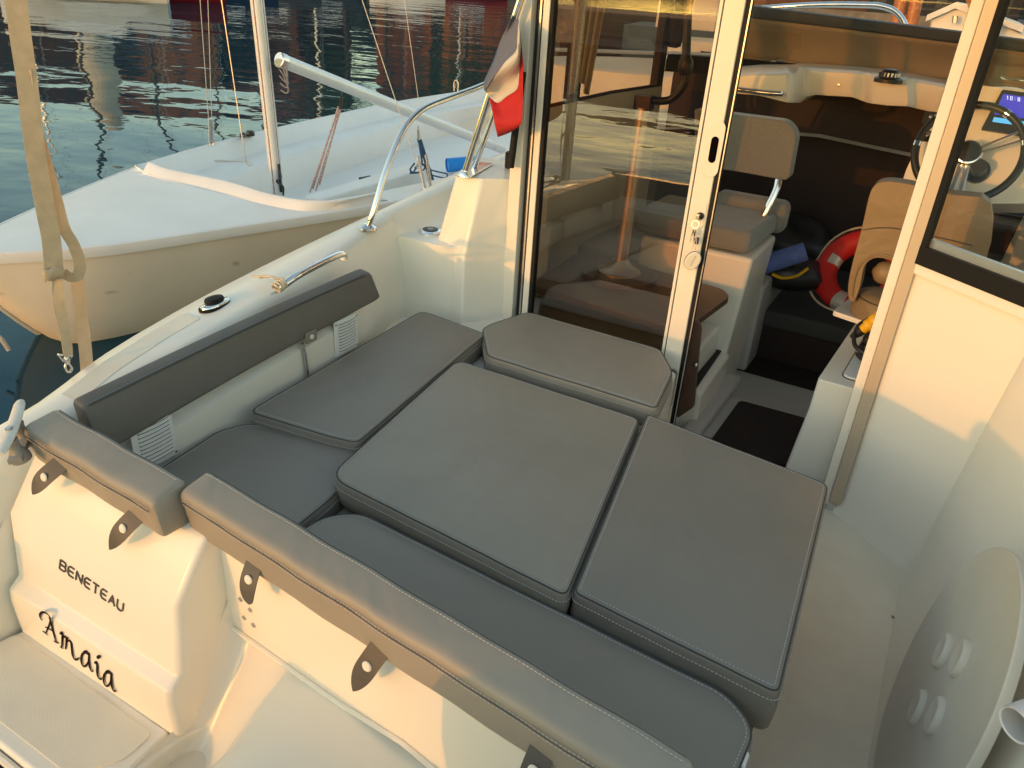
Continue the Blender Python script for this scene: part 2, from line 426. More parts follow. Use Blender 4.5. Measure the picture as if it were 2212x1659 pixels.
# port backrest: leaning along the side wall
def port_backrest():
    y0, y1 = .972, 2.125; n = 24; loops = []
    def sec(y):
        k = (y-y0)/(y1-y0)
        z0, z1 = .925+.075*k, 1.058+.042*k
        bow = -.012*math.sin(k*PI)
        rr = [(-1.712+bow, z0), (-1.755+bow, z1), (-1.806+bow, z1+.009), (-1.79+bow, z0+.01)]
        return round_poly([Vector((x, y, z)) for x, z in rr], .014, 4)
    def sc(L, s):
        c = sum(L, Vector())/len(L); return [c+(p-c)*s for p in L]
    def sh(L, t):
        return [Vector((p.x, p.y, p.z)) for p in L]
    loops.append(sc(sec(y0), .9)); loops.append(sc(sec(y0+.005), .975))
    for i in range(n+1): loops.append(sec(y0+.014+(y1-y0-.05)*i/n))
    for t in (.3, .6, .85, 1):
        y = y1-.036+.036*t; L = sec(y); c = sum(L, Vector())/len(L)
        k = math.sqrt(max(0, 1-t*t*.93))
        loops.append([Vector((p.x, y, c.z+(p.z-c.z)*(.84+.16*k))) for p in L])
    bm = N(); loft(bm, loops)
    o = solo('backrest_cushion', bm, VINYL_SHADED, 'shaded grey backrest along the port side wall below the chrome grab rail', 'backrest', (-1.77, 1.55, .93), 'strapped cockpit backrests', angle=50)
    b2 = N(); b3 = N()
    for off, lst in ((0, b2), (.008, b3)):
        P = []
        for i in range(n+1):
            y = y0+.014+(y1-y0-.05)*i/n; k = (y-y0)/(y1-y0)
            P.append(Vector((-1.7545-.012*math.sin(k*PI)-off*1.1+.001, y, 1.0565+.042*k+off*.15)))
        if lst is b2: tube(b2, P, .002, 6)
        else:
            for a, b in zip(P[:-1], P[1:]):
                for j in range(5): tube(b3, [a.lerp(b, j/5), a.lerp(b, (j+.6)/5)], .0009, 4)
    link('seam', b2, SEAM, o); link('stitching', b3, THREAD, o)
    # snap tab hanging below
    p = CX(672, 727, -1.722)
    b4 = N(); obox(b4, p, (.003, 0, 0), (0, .026, 0), (0, 0, .020)); s = link('strap', b4, VINYL, o, bevel=.002)
    b5 = N(); lathe(b5, [(.0085, 0), (.0085, .003), (.0, .0045)], p+V(.003, 0, 0), (1, 0, 0), 18); link('snap_button', b5, SNAP, s)
port_backrest()

# ================================================================ the motorboat that carries the cockpit
boat = thing('motorboat', 'white motorboat with grey cushioned cockpit and glass sliding cabin door, seen from its stern', 'motorboat', (-.75, 2.6, 0))
def sheer(y): return 1.05+.08*(y-.9) if y < 2.7 else 1.194+.05*(y-2.7)
OUT = [(-.3, -1.98, .60), (.05, -1.99, .80), (.35, -1.985, .90), (.62, -1.98, .955), (.80, -1.965, .985), (.95, -1.975, 1.0), (1.07, -2.012, 1.01), (1.18, -2.048, 1.022), (1.40, -2.083, 1.046),
       (1.72, -2.105, 1.082), (2.15, -2.10, 1.132), (2.67, -2.078, 1.192), (2.93, -2.095, 1.205), (3.36, -2.15, 1.227), (4.2, -2.16, 1.27), (5.2, -1.98, 1.33), (6.0, -1.62, 1.38), (6.7, -1.12, 1.42), (7.15, -.75, 1.45)]
def lerp_out(y):
    for a, b in zip(OUT[:-1], OUT[1:]):
        if a[0] <= y <= b[0]:
            t = (y-a[0])/(b[0]-a[0]); return a[1]+(b[1]-a[1])*t, a[2]+(b[2]-a[2])*t
    return OUT[-1][1:]
def port_side():
    loops = []
    ys = [.60, .62, .645, .68, .72, .77, .83, .90, .97, 1.03, 1.08, 1.14, 1.23, 1.35, 1.5, 1.64, 1.9, 2.10, 2.25, 2.40, 2.55]
    for y in ys:
        x, z = lerp_out(y)
        # inner edge of the flat top
        w = .095+.125*max(0, min(1, (y-.8)/.55))
        if y > 1.9: w = .22-.12*min(1, (y-1.9)/.6)
        if y < .84: z -= (.84-y)**2*8
        xi = x+w
        q = max(0, min(1, (y-1.95)/.55)); wall = -1.735-.185*q*q*(3-2*q)
        if y < .95: wall = xi+.02+(.115*max(0, min(1, (y-.86)/.09)))
        zb = .40
        loops.append([Vector((x+.30, y, -.25)), Vector((x+.10, y, .25)), Vector((x+.02, y, z-.22)), Vector((x-.012, y, z-.10)), Vector((x-.010, y, z-.035)),
                      Vector((x+.002, y, z-.010)), Vector((x+.016, y, z)), Vector((xi-.03, y, z+.002)), Vector((xi-.008, y, z-.004)), Vector((xi+.008, y, z-.025)),
                      Vector((min(xi+.035, wall-.02) if y > .85 else xi+.012, y, z-.09)), Vector((wall, y, min(z-.14, .95))), Vector((wall+.004, y, .74)), Vector((wall, y, zb))])
    bm = N(); loft(bm, loops, closed=False)
    return link('hull_side', bm, GEL, boat, angle=55)
port_side()
# raised non-slip strip on the gunwale top
bm = N(); L = []
for i in range(16):
    y = 1.03+(1.52-1.03)*i/15; x, z = lerp_out(y)
    L.append((x, y, z))
loft(bm, [[V(x+.050, y, z-.004), V(x+.052, y, z+.0035), V(x+.125, y, z+.0035), V(x+.127, y, z-.004)] for x, y, z in L], closed=False)
link('non_slip_strip', bm, NONSLIP, boat)

# side deck block with the filler, forward of the port bench
def deck_block():
    bm = N()
    zt = 1.10
    # top + aft face + run forward to the bulkhead line
    aftL, aftR = (-2.06, 2.50), (-1.60, 2.585)
    prism(bm, round_poly([V(-2.055, 2.545, .4), V(-1.735, 2.545, .4), V(-1.60, 2.60, .4), V(-1.50, 2.74, .4), V(-1.50, 3.1, .4), V(-2.10, 3.1, .4)], [.002, .05, .03, .01, .01, .01], 5), (0, 0, zt-.4))
    link('side_deck', bm, GEL, boat, bevel=.018, seg=4)
    # gunwale bulwark continuing forward
    loops = []
    for y in (2.55, 2.67, 2.8, 2.93, 3.1, 3.36, 3.8, 4.2, 4.7, 5.2, 5.6, 6.0, 6.4, 6.7, 6.95, 7.15):
        x, z = lerp_out(y); sl = .10 if y < 3.0 else .10
        inn = .04
        loops.append([Vector((x+.30 if y < 6 else x+.3*(7.2-y)/1.2, y, -.25)), Vector((x+.1, y, .3)), Vector((x+.02, y, z-.22)), Vector((x-.012, y, z-.10)), Vector((x-.008, y, z-.03)), Vector((x+.004, y, z-.006)), Vector((x+.016, y, z)), Vector((x+.078, y, z)),
                      Vector((x+.092, y, z-.012)), Vector((x+.135, y, z-.085)), Vector((x+.20, y, 1.095 if y < 4 else z-.12))])
    bm = N(); loft(bm, loops, closed=False); link('bulwark', bm, GEL, boat, angle=50)
deck_block()
# pedestal below the rail feet
def pedestal():
    zt = 1.375
    top = [A(983, 381, zt), A(1041, 386, zt), V(-1.49, 2.765, zt), V(-1.49, 3.02, zt), V(-1.86, 3.02, zt)]
    bot = [V(-1.800, 2.615, 1.08), V(-1.618, 2.548, 1.08), V(-1.485, 2.74, 1.08), V(-1.485, 3.02, 1.08), V(-1.90, 3.02, 1.08)]
    b0 = [V(-1.795, 2.60, .70), V(-1.604, 2.522, .55), V(-1.48, 2.735, .55), V(-1.48, 3.02, .55), V(-1.9, 3.02, .55)]
    bm = N()
    loft(bm, [round_poly(L, [.02, .012, .02, .01, .01], 4) for L in (b0, bot, top)])
    link('pedestal', bm, GEL, boat, bevel=.014, seg=4)
pedestal()
# bench mouldings below the cushions
bm = N()
prism(bm, round_poly([V(-1.76, .93, .3), V(-1.20, .93, .3), V(-1.20, 1.50, .3), V(-1.285, 1.55, .3), V(-1.385, 2.40, .3), V(-1.62, 2.56, .3), V(-1.98, 2.56, .3), V(-1.98, 2.40, .3), V(-1.76, 2.0, .3)], .03, 4), (0, 0, .44))
link('port_bench', bm, GEL, boat, bevel=.02)
bm = N(); prism(bm, round_poly([V(-1.46, 2.22, .3), V(-.655, 2.22, .3), V(-.70, 2.69, .3), V(-1.46, 2.69, .3)], .03, 4), (0, 0, .472))
link('forward_bench', bm, GEL, boat, bevel=.015)
bm = N(); box(bm, -1.19, -.06, .945, 1.19, .40, .715); link('aft_bench', bm, GEL, boat, bevel=.015)
bm = N(); obox(bm, A(1600, 1650, .80)+V(0, .0, -.035), (.010, 0, 0), (0, .02, 0), (0, 0, .055)); link('bench_hinge', bm, WHITE, boat, bevel=.006)
# corner riser filling between port bench and bulkhead foot
bm = N(); prism(bm, [V(-1.62, 2.50, .3), V(-1.40, 2.40, .3), V(-1.40, 2.74, .3), V(-1.62, 2.74, .3)], (0, 0, .49)); link('corner_moulding', bm, GEL, boat, bevel=.012)

# cockpit floor and starboard side
bm = N(); box(bm, -1.75, .42, .55, 2.95, .30, .38); link('cockpit_floor', bm, NONSLIP, boat)
def starboard_side():
    low = [V(-.012, 2.715, 0), V(.10, 2.628, 0), V(.245, 2.512, 0), V(.262, 2.485, 0), V(.266, 2.45, 0), V(.266, 2.40, 0), V(.264, 2.3, 0), V(.262, 2.0, 0), V(.262, 1.6, 0), V(.262, 1.2, 0), V(.26, .45, 0)]
    top = [V(-.012, 2.715, 0), V(.11, 2.622, 0), V(.315, 2.462, 0), V(.338, 2.442, 0), V(.342, 2.40, 0), V(.36, 2.365, 0), V(.44, 2.25, 0), V(.54, 2.0, 0), V(.56, 1.6, 0), V(.55, 1.2, 0), V(.50, .45, 0)]
    bm = N(); loops = []
    for z in (.36, .378, .40, .44, .6, .8, 1.0, 1.2, 1.345):
        k = max(0, (z-.40)/.945); fl = .024*max(0, (.44-z)/.06)
        L = []
        for i, (a, b) in enumerate(zip(low, top)):
            p = a.lerp(b, k); L.append(V(p.x-fl*(.8 if i > 2 else .4), p.y-fl*(.8 if i < 4 else 0), z if i < 7 else min(z, 1.345-.05*(i-6))))
        loops.append(L)
    loft(bm, loops, closed=False); link('starboard_coaming', bm, GEL, boat, angle=24)
    bm = N(); loops = []
    for i, p in enumerate(top[2:]):
        zt = 1.345 if i < 5 else 1.345-.05*(i-4)
        loops.append([V(p.x, p.y, zt), V(p.x+.014, p.y, zt+.012), V(p.x+.16, p.y, zt), V(p.x+.18, p.y, zt-.02), V(p.x+.1, p.y, .5), V(p.x, p.y, -.25)])
    loft(bm, loops, closed=False); link('starboard_hull_side', bm, GEL, boat, angle=50)
    b = N(); strand(b, A(1927, 1330, .384), A(1985, 1385, .384), 8, 0, .0022, 5); link('sealant_crack', b, DARKW, boat)
starboard_side()

# ---------------------------------------------------------------- transom: name locker, aft panel, well, platform
def transom():
    x0, x1 = -1.84, -1.215
    prof = [(.93, .90), (.905, .955), (.872, .945), (.772, .812), (.748, .622), (.716, .597), (.712, .56), (.715, .44)]
    bm = N()
    def end(x, s=0): return [Vector((x, y, z)) for y, z in prof]+[Vector((x, 1.02, .44)), Vector((x, 1.02, .90))]
    loops = []
    for x in [x0, x0+.2, x0+.4, x1-.012]:
        loops.append(end(x))
    loops.append([p+V(.011, .011 if p.y < .9 else 0, 0) for p in end(x1-.012)])
    loft(bm, loops)
    lk = link('transom_locker', bm, GEL, boat, bevel=.012, seg=4)
    # side of the locker going down into the well
    bm = N()
    prism(bm, [V(-1.36, .96, .05), V(-1.36, .715, .05), V(-1.26, .60, .05), V(-1.26, .2, .05), V(-1.236, .2, .05), V(-1.232, .60, .05), V(-1.222, .722, .05), V(-1.15, .90, .05), V(-1.15, .96, .05)], (0, 0, .385))
    link('well_side', bm, GEL, boat, bevel=.012)
    # hinged aft panel
    pn0, pnn = V(-1.262, .912, 0), V(.097, 1, 0).normalized()
    def PP(x, y): return PLN(x, y, pn0, pnn)
    def PX(x, z, o=0): return V(x, .912-.097*(x+1.262)-o, z)
    lip = [PX(-1.235, .650), PP(552, 1388), PP(735, 1517), PP(870, 1601), PP(935, 1655)]
    zr = lip[-1].z; lip += [PX(-.2, zr), PX(.1, zr)]
    q = [PX(-1.262, .975), PX(-.06, .975), PX(-.06, zr)]+list(reversed(lip[:-2]))
    bm = N(); prism(bm, q, (0, .03, 0)); pn = link('aft_panel', bm, GEL, boat, bevel=.004)
    bm = N()
    for (a, b) in ((528, 1312), (549, 1335), (536, 1352), (556, 1368)):
        p = PP(a-8, b-18)+V(0, -.001, 0); bm = N(); lathe(bm, [(.0065, .0), (.0065, .0012), (0, .0016)], p, (0, -1, 0), 14); link('screw_cap', bm, STEEL, pn)
    bm = N()
    tube(bm, [p+V(0, -.004, .001) for p in lip], .0065, 8); link('panel_lip', bm, GEL, boat)
    # well floor: rises to the lip
    bm = N()
    def row(y, xs, zl, zm, dz):         # fillet up the locker side, then the sole
        return spl([V(xs-.012, y, zl+.13), V(xs-.002, y, zl+.05), V(xs+.035, y, zl+.006), V(xs+.12, y, zl*.7+zm*.3), V(xs+.30, y, zm), V(-.40, y-.05*dz, zm), V(.26, y-.10*dz, zm)], 6)
    R0 = row(.93, -1.20, .645, .668, 1); R0 = [V(p.x, max(p.y, .914-.097*(p.x+1.262)), p.z) for p in R0]
    loft(bm, [R0, row(.86, -1.205, .53, .652, 1), row(.79, -1.212, .43, .640, 1), row(.715, -1.220, .33, .628, 1), row(.64, -1.228, .31, .618, 1), row(.54, -1.232, .30, .608, 1), row(.24, -1.235, .30, .59, 0)], closed=False)
    # transom wall that closes the well aft and carries the engine
    b7 = N(); box(b7, -1.24, .30, .10, .235, -.2, .74); link('transom_wall', b7, GEL, boat, bevel=.03)
    b7 = N(); box(b7, -.42, .46, .15, .38, .2, 1.20); link('starboard_shade_block', b7, GEL, boat, bevel=.05)  # unseen block, added to keep sun off the round plate and cockpit floor
    link('engine_well', bm, GEL, boat, angle=60)
    bm = N(); P = [(x, y) for x, y in ()]
    
    for a, c in (((-.62, .80), (-.10, .80)),):
        q0 = [V(-.60, .80, .646), V(-.20, .77, .646), V(-.20, .62, .628), V(-.58, .64, .630)]
        prism(bm, q0, (0, -.002, .006))
    link('non_slip_pad', bm, NONSLIP, boat)
    # swim platform
    bm = N(); prism(bm, [V(-1.84, .73, .30), V(-1.250, .72, .30), V(-1.240, .60, .30), V(-1.32, .485, .30), V(-1.90, .485, .30)], (0, 0, .145))
    link('swim_platform', bm, GEL, boat, bevel=.012)
    bm = N(); prism(bm, round_poly([V(-1.84, .70, .445), V(-1.275, .69, .445), V(-1.272, .61, .445), V(-1.345, .522, .445), V(-1.86, .522, .445)], .02, 4), (0, 0, .004)); link('platform_tread', bm, NONSLIP, boat)
    bm = N(); tube(bm, [V(-1.95, .474, .424), V(-1.30, .474, .424)], .010, 8); link('platform_trim', bm, FRAME, boat)
    bm = N(); box(bm, -1.95, -1.26, .425, .482, .26, .405); link('rub_rail', bm, RUBBER, boat, bevel=.01)
    return lk
locker = transom()

# lettering: strokes laid on the two faces of the locker
UF_P, UF_N = V(0, .772, .812), V(0, -(.812-.622), (.748-.772)*-1*-1).normalized()
def face_normal(a, b):   # a, b: (y, z) of the profile, lower one second
    d = V(0, b[0]-a[0], b[1]-a[1]); n = d.cross(V(1, 0, 0)); n = n if n.y < 0 else -n; return n.normalized()
NU = face_normal((.772, .812), (.748, .622)); NL = V(0, -1, 0)
def zp(x, y): return (x/1.40625/1.736, (1700+y/1.40625)/1.736)      # enlarged crop -> photo grid
def ribbon(bm, P, W, n, th):
    """flat stroke of varying width lying on a plane with normal n"""
    m = len(P); L = []
    for i in range(m):
        t = (P[min(i+1, m-1)]-P[max(i-1, 0)]).normalized(); s = n.cross(t).normalized()
        w = W[i] if isinstance(W, list) else W
        L.append([P[i]-s*w, P[i]-s*w+n*th, P[i]+s*w+n*th, P[i]+s*w])
    loft(bm, L)
def on_lower(x, y):
    p = PLN(*zp(x, y), V(0, .7115, .5), NL); return p+NL*.0008
def on_upper(x, y):
    p = PLN(*zp(x, y), V(0, .760, .717), NU); return p+NU*.001
def script_name():
    letters = [
     ('A', [([(222, 880), (213, 862), (214, 845), (228, 836), (246, 842), (262, 856), (270, 872)], 1.2), ([(270, 868), (262, 900), (252, 925), (243, 948)], .9), ([(262, 862), (272, 900), (285, 950), (298, 998)], 1.5), ([(240, 915), (262, 925), (284, 940)], .8), ([(226, 936), (240, 946), (254, 958)], .8), ([(284, 988), (298, 996), (311, 1000)], .8)]),
     ('m', [([(318, 952), (327, 944), (331, 965), (329, 1000), (326, 1026)], 1.4), ([(330, 972), (343, 966), (352, 978), (350, 1010), (347, 1032)], 1.3), ([(317, 1018), (327, 1024), (336, 1030)], .7), ([(351, 992), (366, 986), (376, 998), (380, 1030), (384, 1062), (394, 1084), (408, 1086), (416, 1078)], 1.4), ([(360, 970), (352, 978)], .8)]),
     ('a', [([(470, 1062), (450, 1050), (434, 1062), (430, 1090), (436, 1116), (450, 1122), (464, 1106), (470, 1080)], 1.3), ([(472, 1056), (470, 1090), (474, 1122), (482, 1144), (492, 1148)], 1.4), ([(440, 1046), (456, 1042), (474, 1056)], .9)]),
     ('i', [([(500, 1106), (510, 1100), (514, 1120), (514, 1156), (520, 1180), (532, 1190), (538, 1184)], 1.4), ([(514, 1080), (524, 1070), (530, 1076)], 1.7)]),
     ('a', [([(588, 1166), (568, 1154), (552, 1166), (548, 1194), (554, 1218), (568, 1226), (582, 1210), (588, 1186)], 1.3), ([(590, 1160), (588, 1196), (592, 1228), (600, 1250), (613, 1252)], 1.5), ([(558, 1150), (574, 1146), (592, 1160)], .9)])]
    for ch, strokes in letters:
        bm = N()
        for pts, w in strokes:
            P = spl([on_lower(*p) for p in pts], 6); k = len(P)
            ribbon(bm, P, [.0027*w*(.55+.45*math.sin(PI*min(1, .12+.88*i/(k-1)))) for i in range(k)], NL, .0006)
        link('name_letter', bm, NAME, locker)
script_name()
def maker_name():
    G = {'B': [[(0, 0), (0, 1), (.75, 1), (.95, .85), (.95, .62), (.75, .52), (0, .52)], [(.75, .52), (1, .38), (1, .14), (.8, 0), (0, 0)]],
         'E': [[(1, 1), (.25, 1), (0, .78), (0, .22), (.25, 0), (1, 0)], [(.2, .5), (.9, .5)]],
         'N': [[(0, 0), (0, 1), (1, 0), (1, 1)]], 'T': [[(0, 1), (1, 1)], [(.5, 1), (.5, 0)]],
         'A': [[(0, 0), (.5, 1), (1, 0)], [(.24, .36), (.76, .36)]], 'U': [[(0, 1), (0, .25), (.25, 0), (.75, 0), (1, .25), (1, 1)]]}
    word = 'BENETEAU'; o0 = (312, 603); ax = (345, 238); up = (6, -46)
    for i, ch in enumerate(word):
        bm = N(); f0 = i/8+.012; fw = .088
        for st in G[ch]:
            P = []
            for u, v in st:
                f = f0+u*fw
                P.append(on_upper(o0[0]+ax[0]*f+up[0]*v, o0[1]+ax[1]*f+up[1]*v))
            D = []
            for a, b in zip(P[:-1], P[1:]):
                D += [a.lerp(b, t/4) for t in range(4)]
            D.append(P[-1])
            ribbon(bm, D, .0021, NU, .0016)
        link('badge_letter', bm, GRAPH, locker)
maker_name()
# ================================================================ deck fittings of the motorboat
def vent(y0, y1, z0, z1, x=-1.7315):
    f = N()
    # frame with slots: plate, raised rim, louvres
    box(f, x, x+.005, y0, y1, z0, z1)
    v = link('louvre_vent', f, WHITE, boat, bevel=.002)
    n = 10
    b = N(); d = N()
    for i in range(n):
        z = z0+.018+(z1-z0-.036)*i/(n-1); h = (z1-z0-.036)/(n-1)*.5
        ya, yb = y0+.020, y1-.014
        c1 = [Vector((x+.006, ya+(yb-ya)*k/8, z-.010*(1-k/8)**2*0+.012*(k/8-.5)**2)) for k in range(9)]
        tube(b, [p+V(.0015, 0, h*.55) for p in c1], h*.42, 6, flat=.8)
        tube(d, c1, h*.36, 6)
    link('vent_louvre', b, WHITE, v); link('vent_slot', d, SEAM, v)
    s = N()
    for yy, zz in ((y0+.008, z1-.012), (y1-.008, z1-.012), (y1-.006, z0+.012)):
        lathe(s, [(.004, 0), (.004, .0015), (0, .002)], (x+.005, yy, zz), (1, 0, 0), 10)
    link('vent_screw', s, STEEL, v)
pa = CX(283, 948, -1.727); pb = CX(362, 905, -1.727); pc = CX(372, 965, -1.727)
vent(pa.y, pb.y+.015, .805, .955)
pa = CX(722, 705, -1.727); pb = CX(772, 682, -1.727)
vent(pa.y, pb.y, .845, .985)
b = N(); p = CX(653, 742, -1.728); q = CX(660, 802, -1.728); tube(b, [p, p.lerp(q, .5)+V(.003, .004, 0), q+V(.01, 0, -.03)], .006, 6); link('mesh_strip', b, STEEL, boat)

# grab rail on the gunwale
b = N(); P = spl([A(586, 634, 1.105), A(606, 621, 1.145), A(640, 597, 1.170), A(690, 570, 1.178), A(728, 552, 1.176), A(742, 549, 1.166), A(744, 556, 1.140)], 6)
n = len(P); tube(b, P, [.005+.008*min(1, i/6) for i in range(n)], 12); link('grab_rail', b, CHROME, boat)
b = N(); lathe(b, [(.016, 0), (.015, .006), (.012, .010)], A(745, 560, 1.135), (0, 0, 1), 14); link('rail_foot', b, GEL, boat)
# small rope lashing on the rail
def lashing():
    c = A(606, 616, 1.160); d = (A(640, 597, 1.170)-A(606, 621, 1.145)).normalized()
    b = N(); u = d.orthogonal().normalized(); w = d.cross(u)
    for k in range(5):
        cc = c+d*(k-2)*.0085
        tube(b, [cc+(u*math.cos(t*2*PI/14)+w*math.sin(t*2*PI/14))*.016+d*.004*math.sin(t*2*PI/14+k) for t in range(14)], .0042, 6, True)
    tail = spl([c, A(590, 600, 1.155), A(573, 596, 1.13), A(556, 597, 1.118), A(547, 598, 1.112)], 6)
    tube(b, tail, .0042, 6)
    tube(b, spl([c+V(0, 0, .012), A(598, 600, 1.165), A(575, 598, 1.122), A(560, 600, 1.114)], 6), .0042, 6)
    solo('rope_lashing', b, ROPEW, 'pale twisted rope knotted round the aft end of the chrome grab rail', 'rope', tuple(c))
lashing()
# fairlead / filler with black cap on the gunwale
def fairlead():
    c = A(466, 660, 1.068); n = V(-.10, 0, 1).normalized()
    u = (A(505, 640, 1.068)-A(425, 678, 1.068)).normalized(); w = n.cross(u)
    def el(a, bb, h, k=28): return [c+u*(a*abs(math.cos(2*PI*t/k))**.75*(1 if math.cos(2*PI*t/k) > 0 else -1))+w*(bb*math.sin(2*PI*t/k))+n*h for t in range(k)]
    b = N(); loft(b, [el(.068, .036, -.004), el(.068, .036, .004), el(.066, .034, .006)]); f = link('deck_fairlead', b, RUBBER, boat)
    b = N(); loft(b, [el(.061, .030, .006), el(.060, .029, .010), el(.055, .025, .0125)]); link('fairlead_plate', b, CHROME, f)
    b = N(); c0 = c+u*.004+w*.006
    def ec(r, h, k=24): return [c0+u*(r*1.1*math.cos(2*PI*t/k))+w*(r*.80*math.sin(2*PI*t/k))+n*h for t in range(k)]
    loft(b, [ec(.033, .012), ec(.034, .020), ec(.031, .026), ec(.015, .029), ec(.002, .030)]); link('fairlead_cap', b, RUBBER, f)
    b = N()
    for s in (-1, 1): lathe(b, [(.006, .012), (.006, .0145), (0, .015)], c+u*(.050*s), n, 10)
    link('fairlead_screw', b, STEEL, f)
fairlead()
# fuel filler on the side deck
c = A(930, 501, 1.101)
b = N(); lathe(b, [(.050, -.01), (.050, .004), (.046, .009), (.036, .011)], c, seg=32); ff = link('fuel_filler', b, CHROME, boat)
b = N(); lathe(b, [(.034, .010), (.033, .014), (.012, .0145)], c, seg=28); link('filler_cap', b, BLACK, ff)
b = N()
for k in range(4):
    a = k*PI/4; obox(b, c+V(0, 0, .0150), (.012*math.cos(a), .012*math.sin(a), 0), (-.0035*math.sin(a), .0035*math.cos(a), 0), (0, 0, .0008))
link('filler_key_slot', b, STEEL, ff)
# mooring cleat, port quarter
def cleat():
    a, e = A(47, 872, 1.065), A(2, 988, 1.045)
    d = (e-a); L = d.length; d.normalize(); up = V(-.15, -.1, 1); up = (up-d*up.dot(d)).normalized(); s = d.cross(up)
    c = (a+e)/2
    b = N(); loops = []
    for i in range(17):
        t = -1+2*i/16; r = .0165*(1-.12*abs(t)**2) if abs(t) < .97 else .010
        q = c+d*(t*L*.5)+up*(.008*t*t)
        loops.append([q+s*(r*.95*math.cos(2*PI*k/12))+up*(r*.55*math.sin(2*PI*k/12)) for k in range(12)])
    loft(b, loops); cl = link('mooring_cleat', b, mat('pale_cast_alloy', (.70, .66, .58), .6, var=.08, vscale=40), boat)
    b = N()
    for t in (-.30, .30):
        lathe(b, [(.017, -.008), (.014, -.02), (.014, -.036), (.024, -.056), (.024, -.07)], c+d*(t*L*.5), up, 14)
    obox(b, c-up*.050, d*.066, s*.016, up*.006)
    link('cleat_foot', b, mat('cast_grey_alloy', (.32, .31, .29), .6, .5, bump=.0008, bscale=120), cl)
    b = N(); lathe(b, [(.0085, .010), (.0085, .0138), (0, .0145)], c+d*.01, up, 14); link('cleat_screw', b, STEEL, cl)
cleat()
# chrome push-pit rail on the gunwale
P = spl([A(795, 491, 1.168), CX(806, 460, -1.955), CX(830, 380, -1.95), CX(858, 308, -1.95), CX(885, 262, -1.95), CX(920, 232, -1.95), CX(980, 208, -1.93), CX(1050, 181, -1.90), B(1122, 140, 3.30)], 8)
b = N(); tube(b, P, .0125, 14); gr = link('guard_rail', b, CHROME, boat)
b = N(); lathe(b, [(.036, -.004), (.035, .004), (.024, .010), (.015, .018)], A(795, 492, 1.164), (0, 0, 1), 22); link('rail_flange', b, CHROME, gr)
# twin struts and their foot plate
b = N(); tube(b, [A(1003, 378, 1.385), B(1062, 190, 2.66), B(1128, -10, 2.66)], .0135, 14); st = link('roof_strut', b, CHROME, boat)
b = N(); tube(b, [A(1024, 362, 1.385), B(1052, 285, 2.74), B(1098, 160, 2.76), B(1150, 0, 2.80)], .0125, 14); link('roof_strut', b, CHROME, boat)
b = N(); prism(b, round_poly([A(983, 380, 1.377), A(1014, 387, 1.377), A(1066, 355, 1.377), A(1030, 352, 1.377)], .008, 3), (0, 0, .006)); link('strut_foot_plate', b, CHROME, boat, bevel=.002)
b = N(); lathe(b, [(.024, 0), (.021, .012), (.0145, .02)], A(1003, 380, 1.383), (.1, 0, 1), 18); link('strut_socket', b, CHROME, st)
b = N(); lathe(b, [(.026, 0), (.026, .06), (.022, .065)], A(1103, 362, 1.379), (0, 0, 1), 18); tube(b, [A(1103, 362, 1.44), A(1106, 362, 1.44)+V(.01, .02, .35)], .014, 10); link('rod_holder', b, RUBBER, boat)

# ---------------------------------------------------------------- flag
def flag():
    def z6(x, y): return ((1400+x/3.687)/1.736, (y/3.687)/1.736)
    c0 = [(1925, 205), (1850, 370), (1760, 560), (1660, 840), (1575, 1030), (1535, 1130), (1535, 1245)]
    c1 = [(2010, 300), (1990, 520), (1975, 700), (1830, 850), (1730, 980), (1640, 1120), (1545, 1255)]
    c2 = [(2040, 520), (2035, 800), (2020, 1010), (1995, 1225), (1850, 1330), (1720, 1425), (1600, 1340)]
    c3 = [(2060, 700), (2055, 1000), (2050, 1240), (2030, 1420), (1900, 1560), (1770, 1690), (1650, 1640)]
    c4 = [(2075, 900), (2070, 1200), (2065, 1500), (2050, 1700), (1960, 1790), (1840, 1850), (1720, 1893)]
    cols = [c0, c1, c2, c4]
    R = []
    for c in cols: R.append([Vector(p+(0,)) for p in spl([(x, y, 0) for x, y in c], 3) and [tuple(q)[:2] for q in spl([(x, y, 0) for x, y in c], 3)]])
    m = len(R[0]); names = [mat('flag_blue_cloth', (.13, .14, .185), .85), mat('flag_white_cloth', (.60, .56, .50), .85), mat('flag_red_cloth', (.47, .018, .018), .85)]
    par = thing('flag', 'blue, white and red tricolour flag drooping from the chrome strut beside the cabin', 'flag', tuple(B(1112, 180, 2.62)))
    for s in range(3):
        b = N(); loops = []; nn = 7
        for i in range(m):
            row = []
            for k in range(nn):
                t = k/(nn-1); p = R[s][i].lerp(R[s+1][i], t); g = (s+t)
                Y = 2.60+.030*math.sin(g*3.3+i*.16)+.012*math.sin(g*7+i*.3)
                row.append(B(*z6(p.x, p.y), Y))
            loops.append(row)
        loft(b, loops, closed=False)
        o = link('flag_stripe', b, names[s], par, angle=80)
        md = o.modifiers.new('solid', 'SOLIDIFY'); md.thickness = .0012
flag()

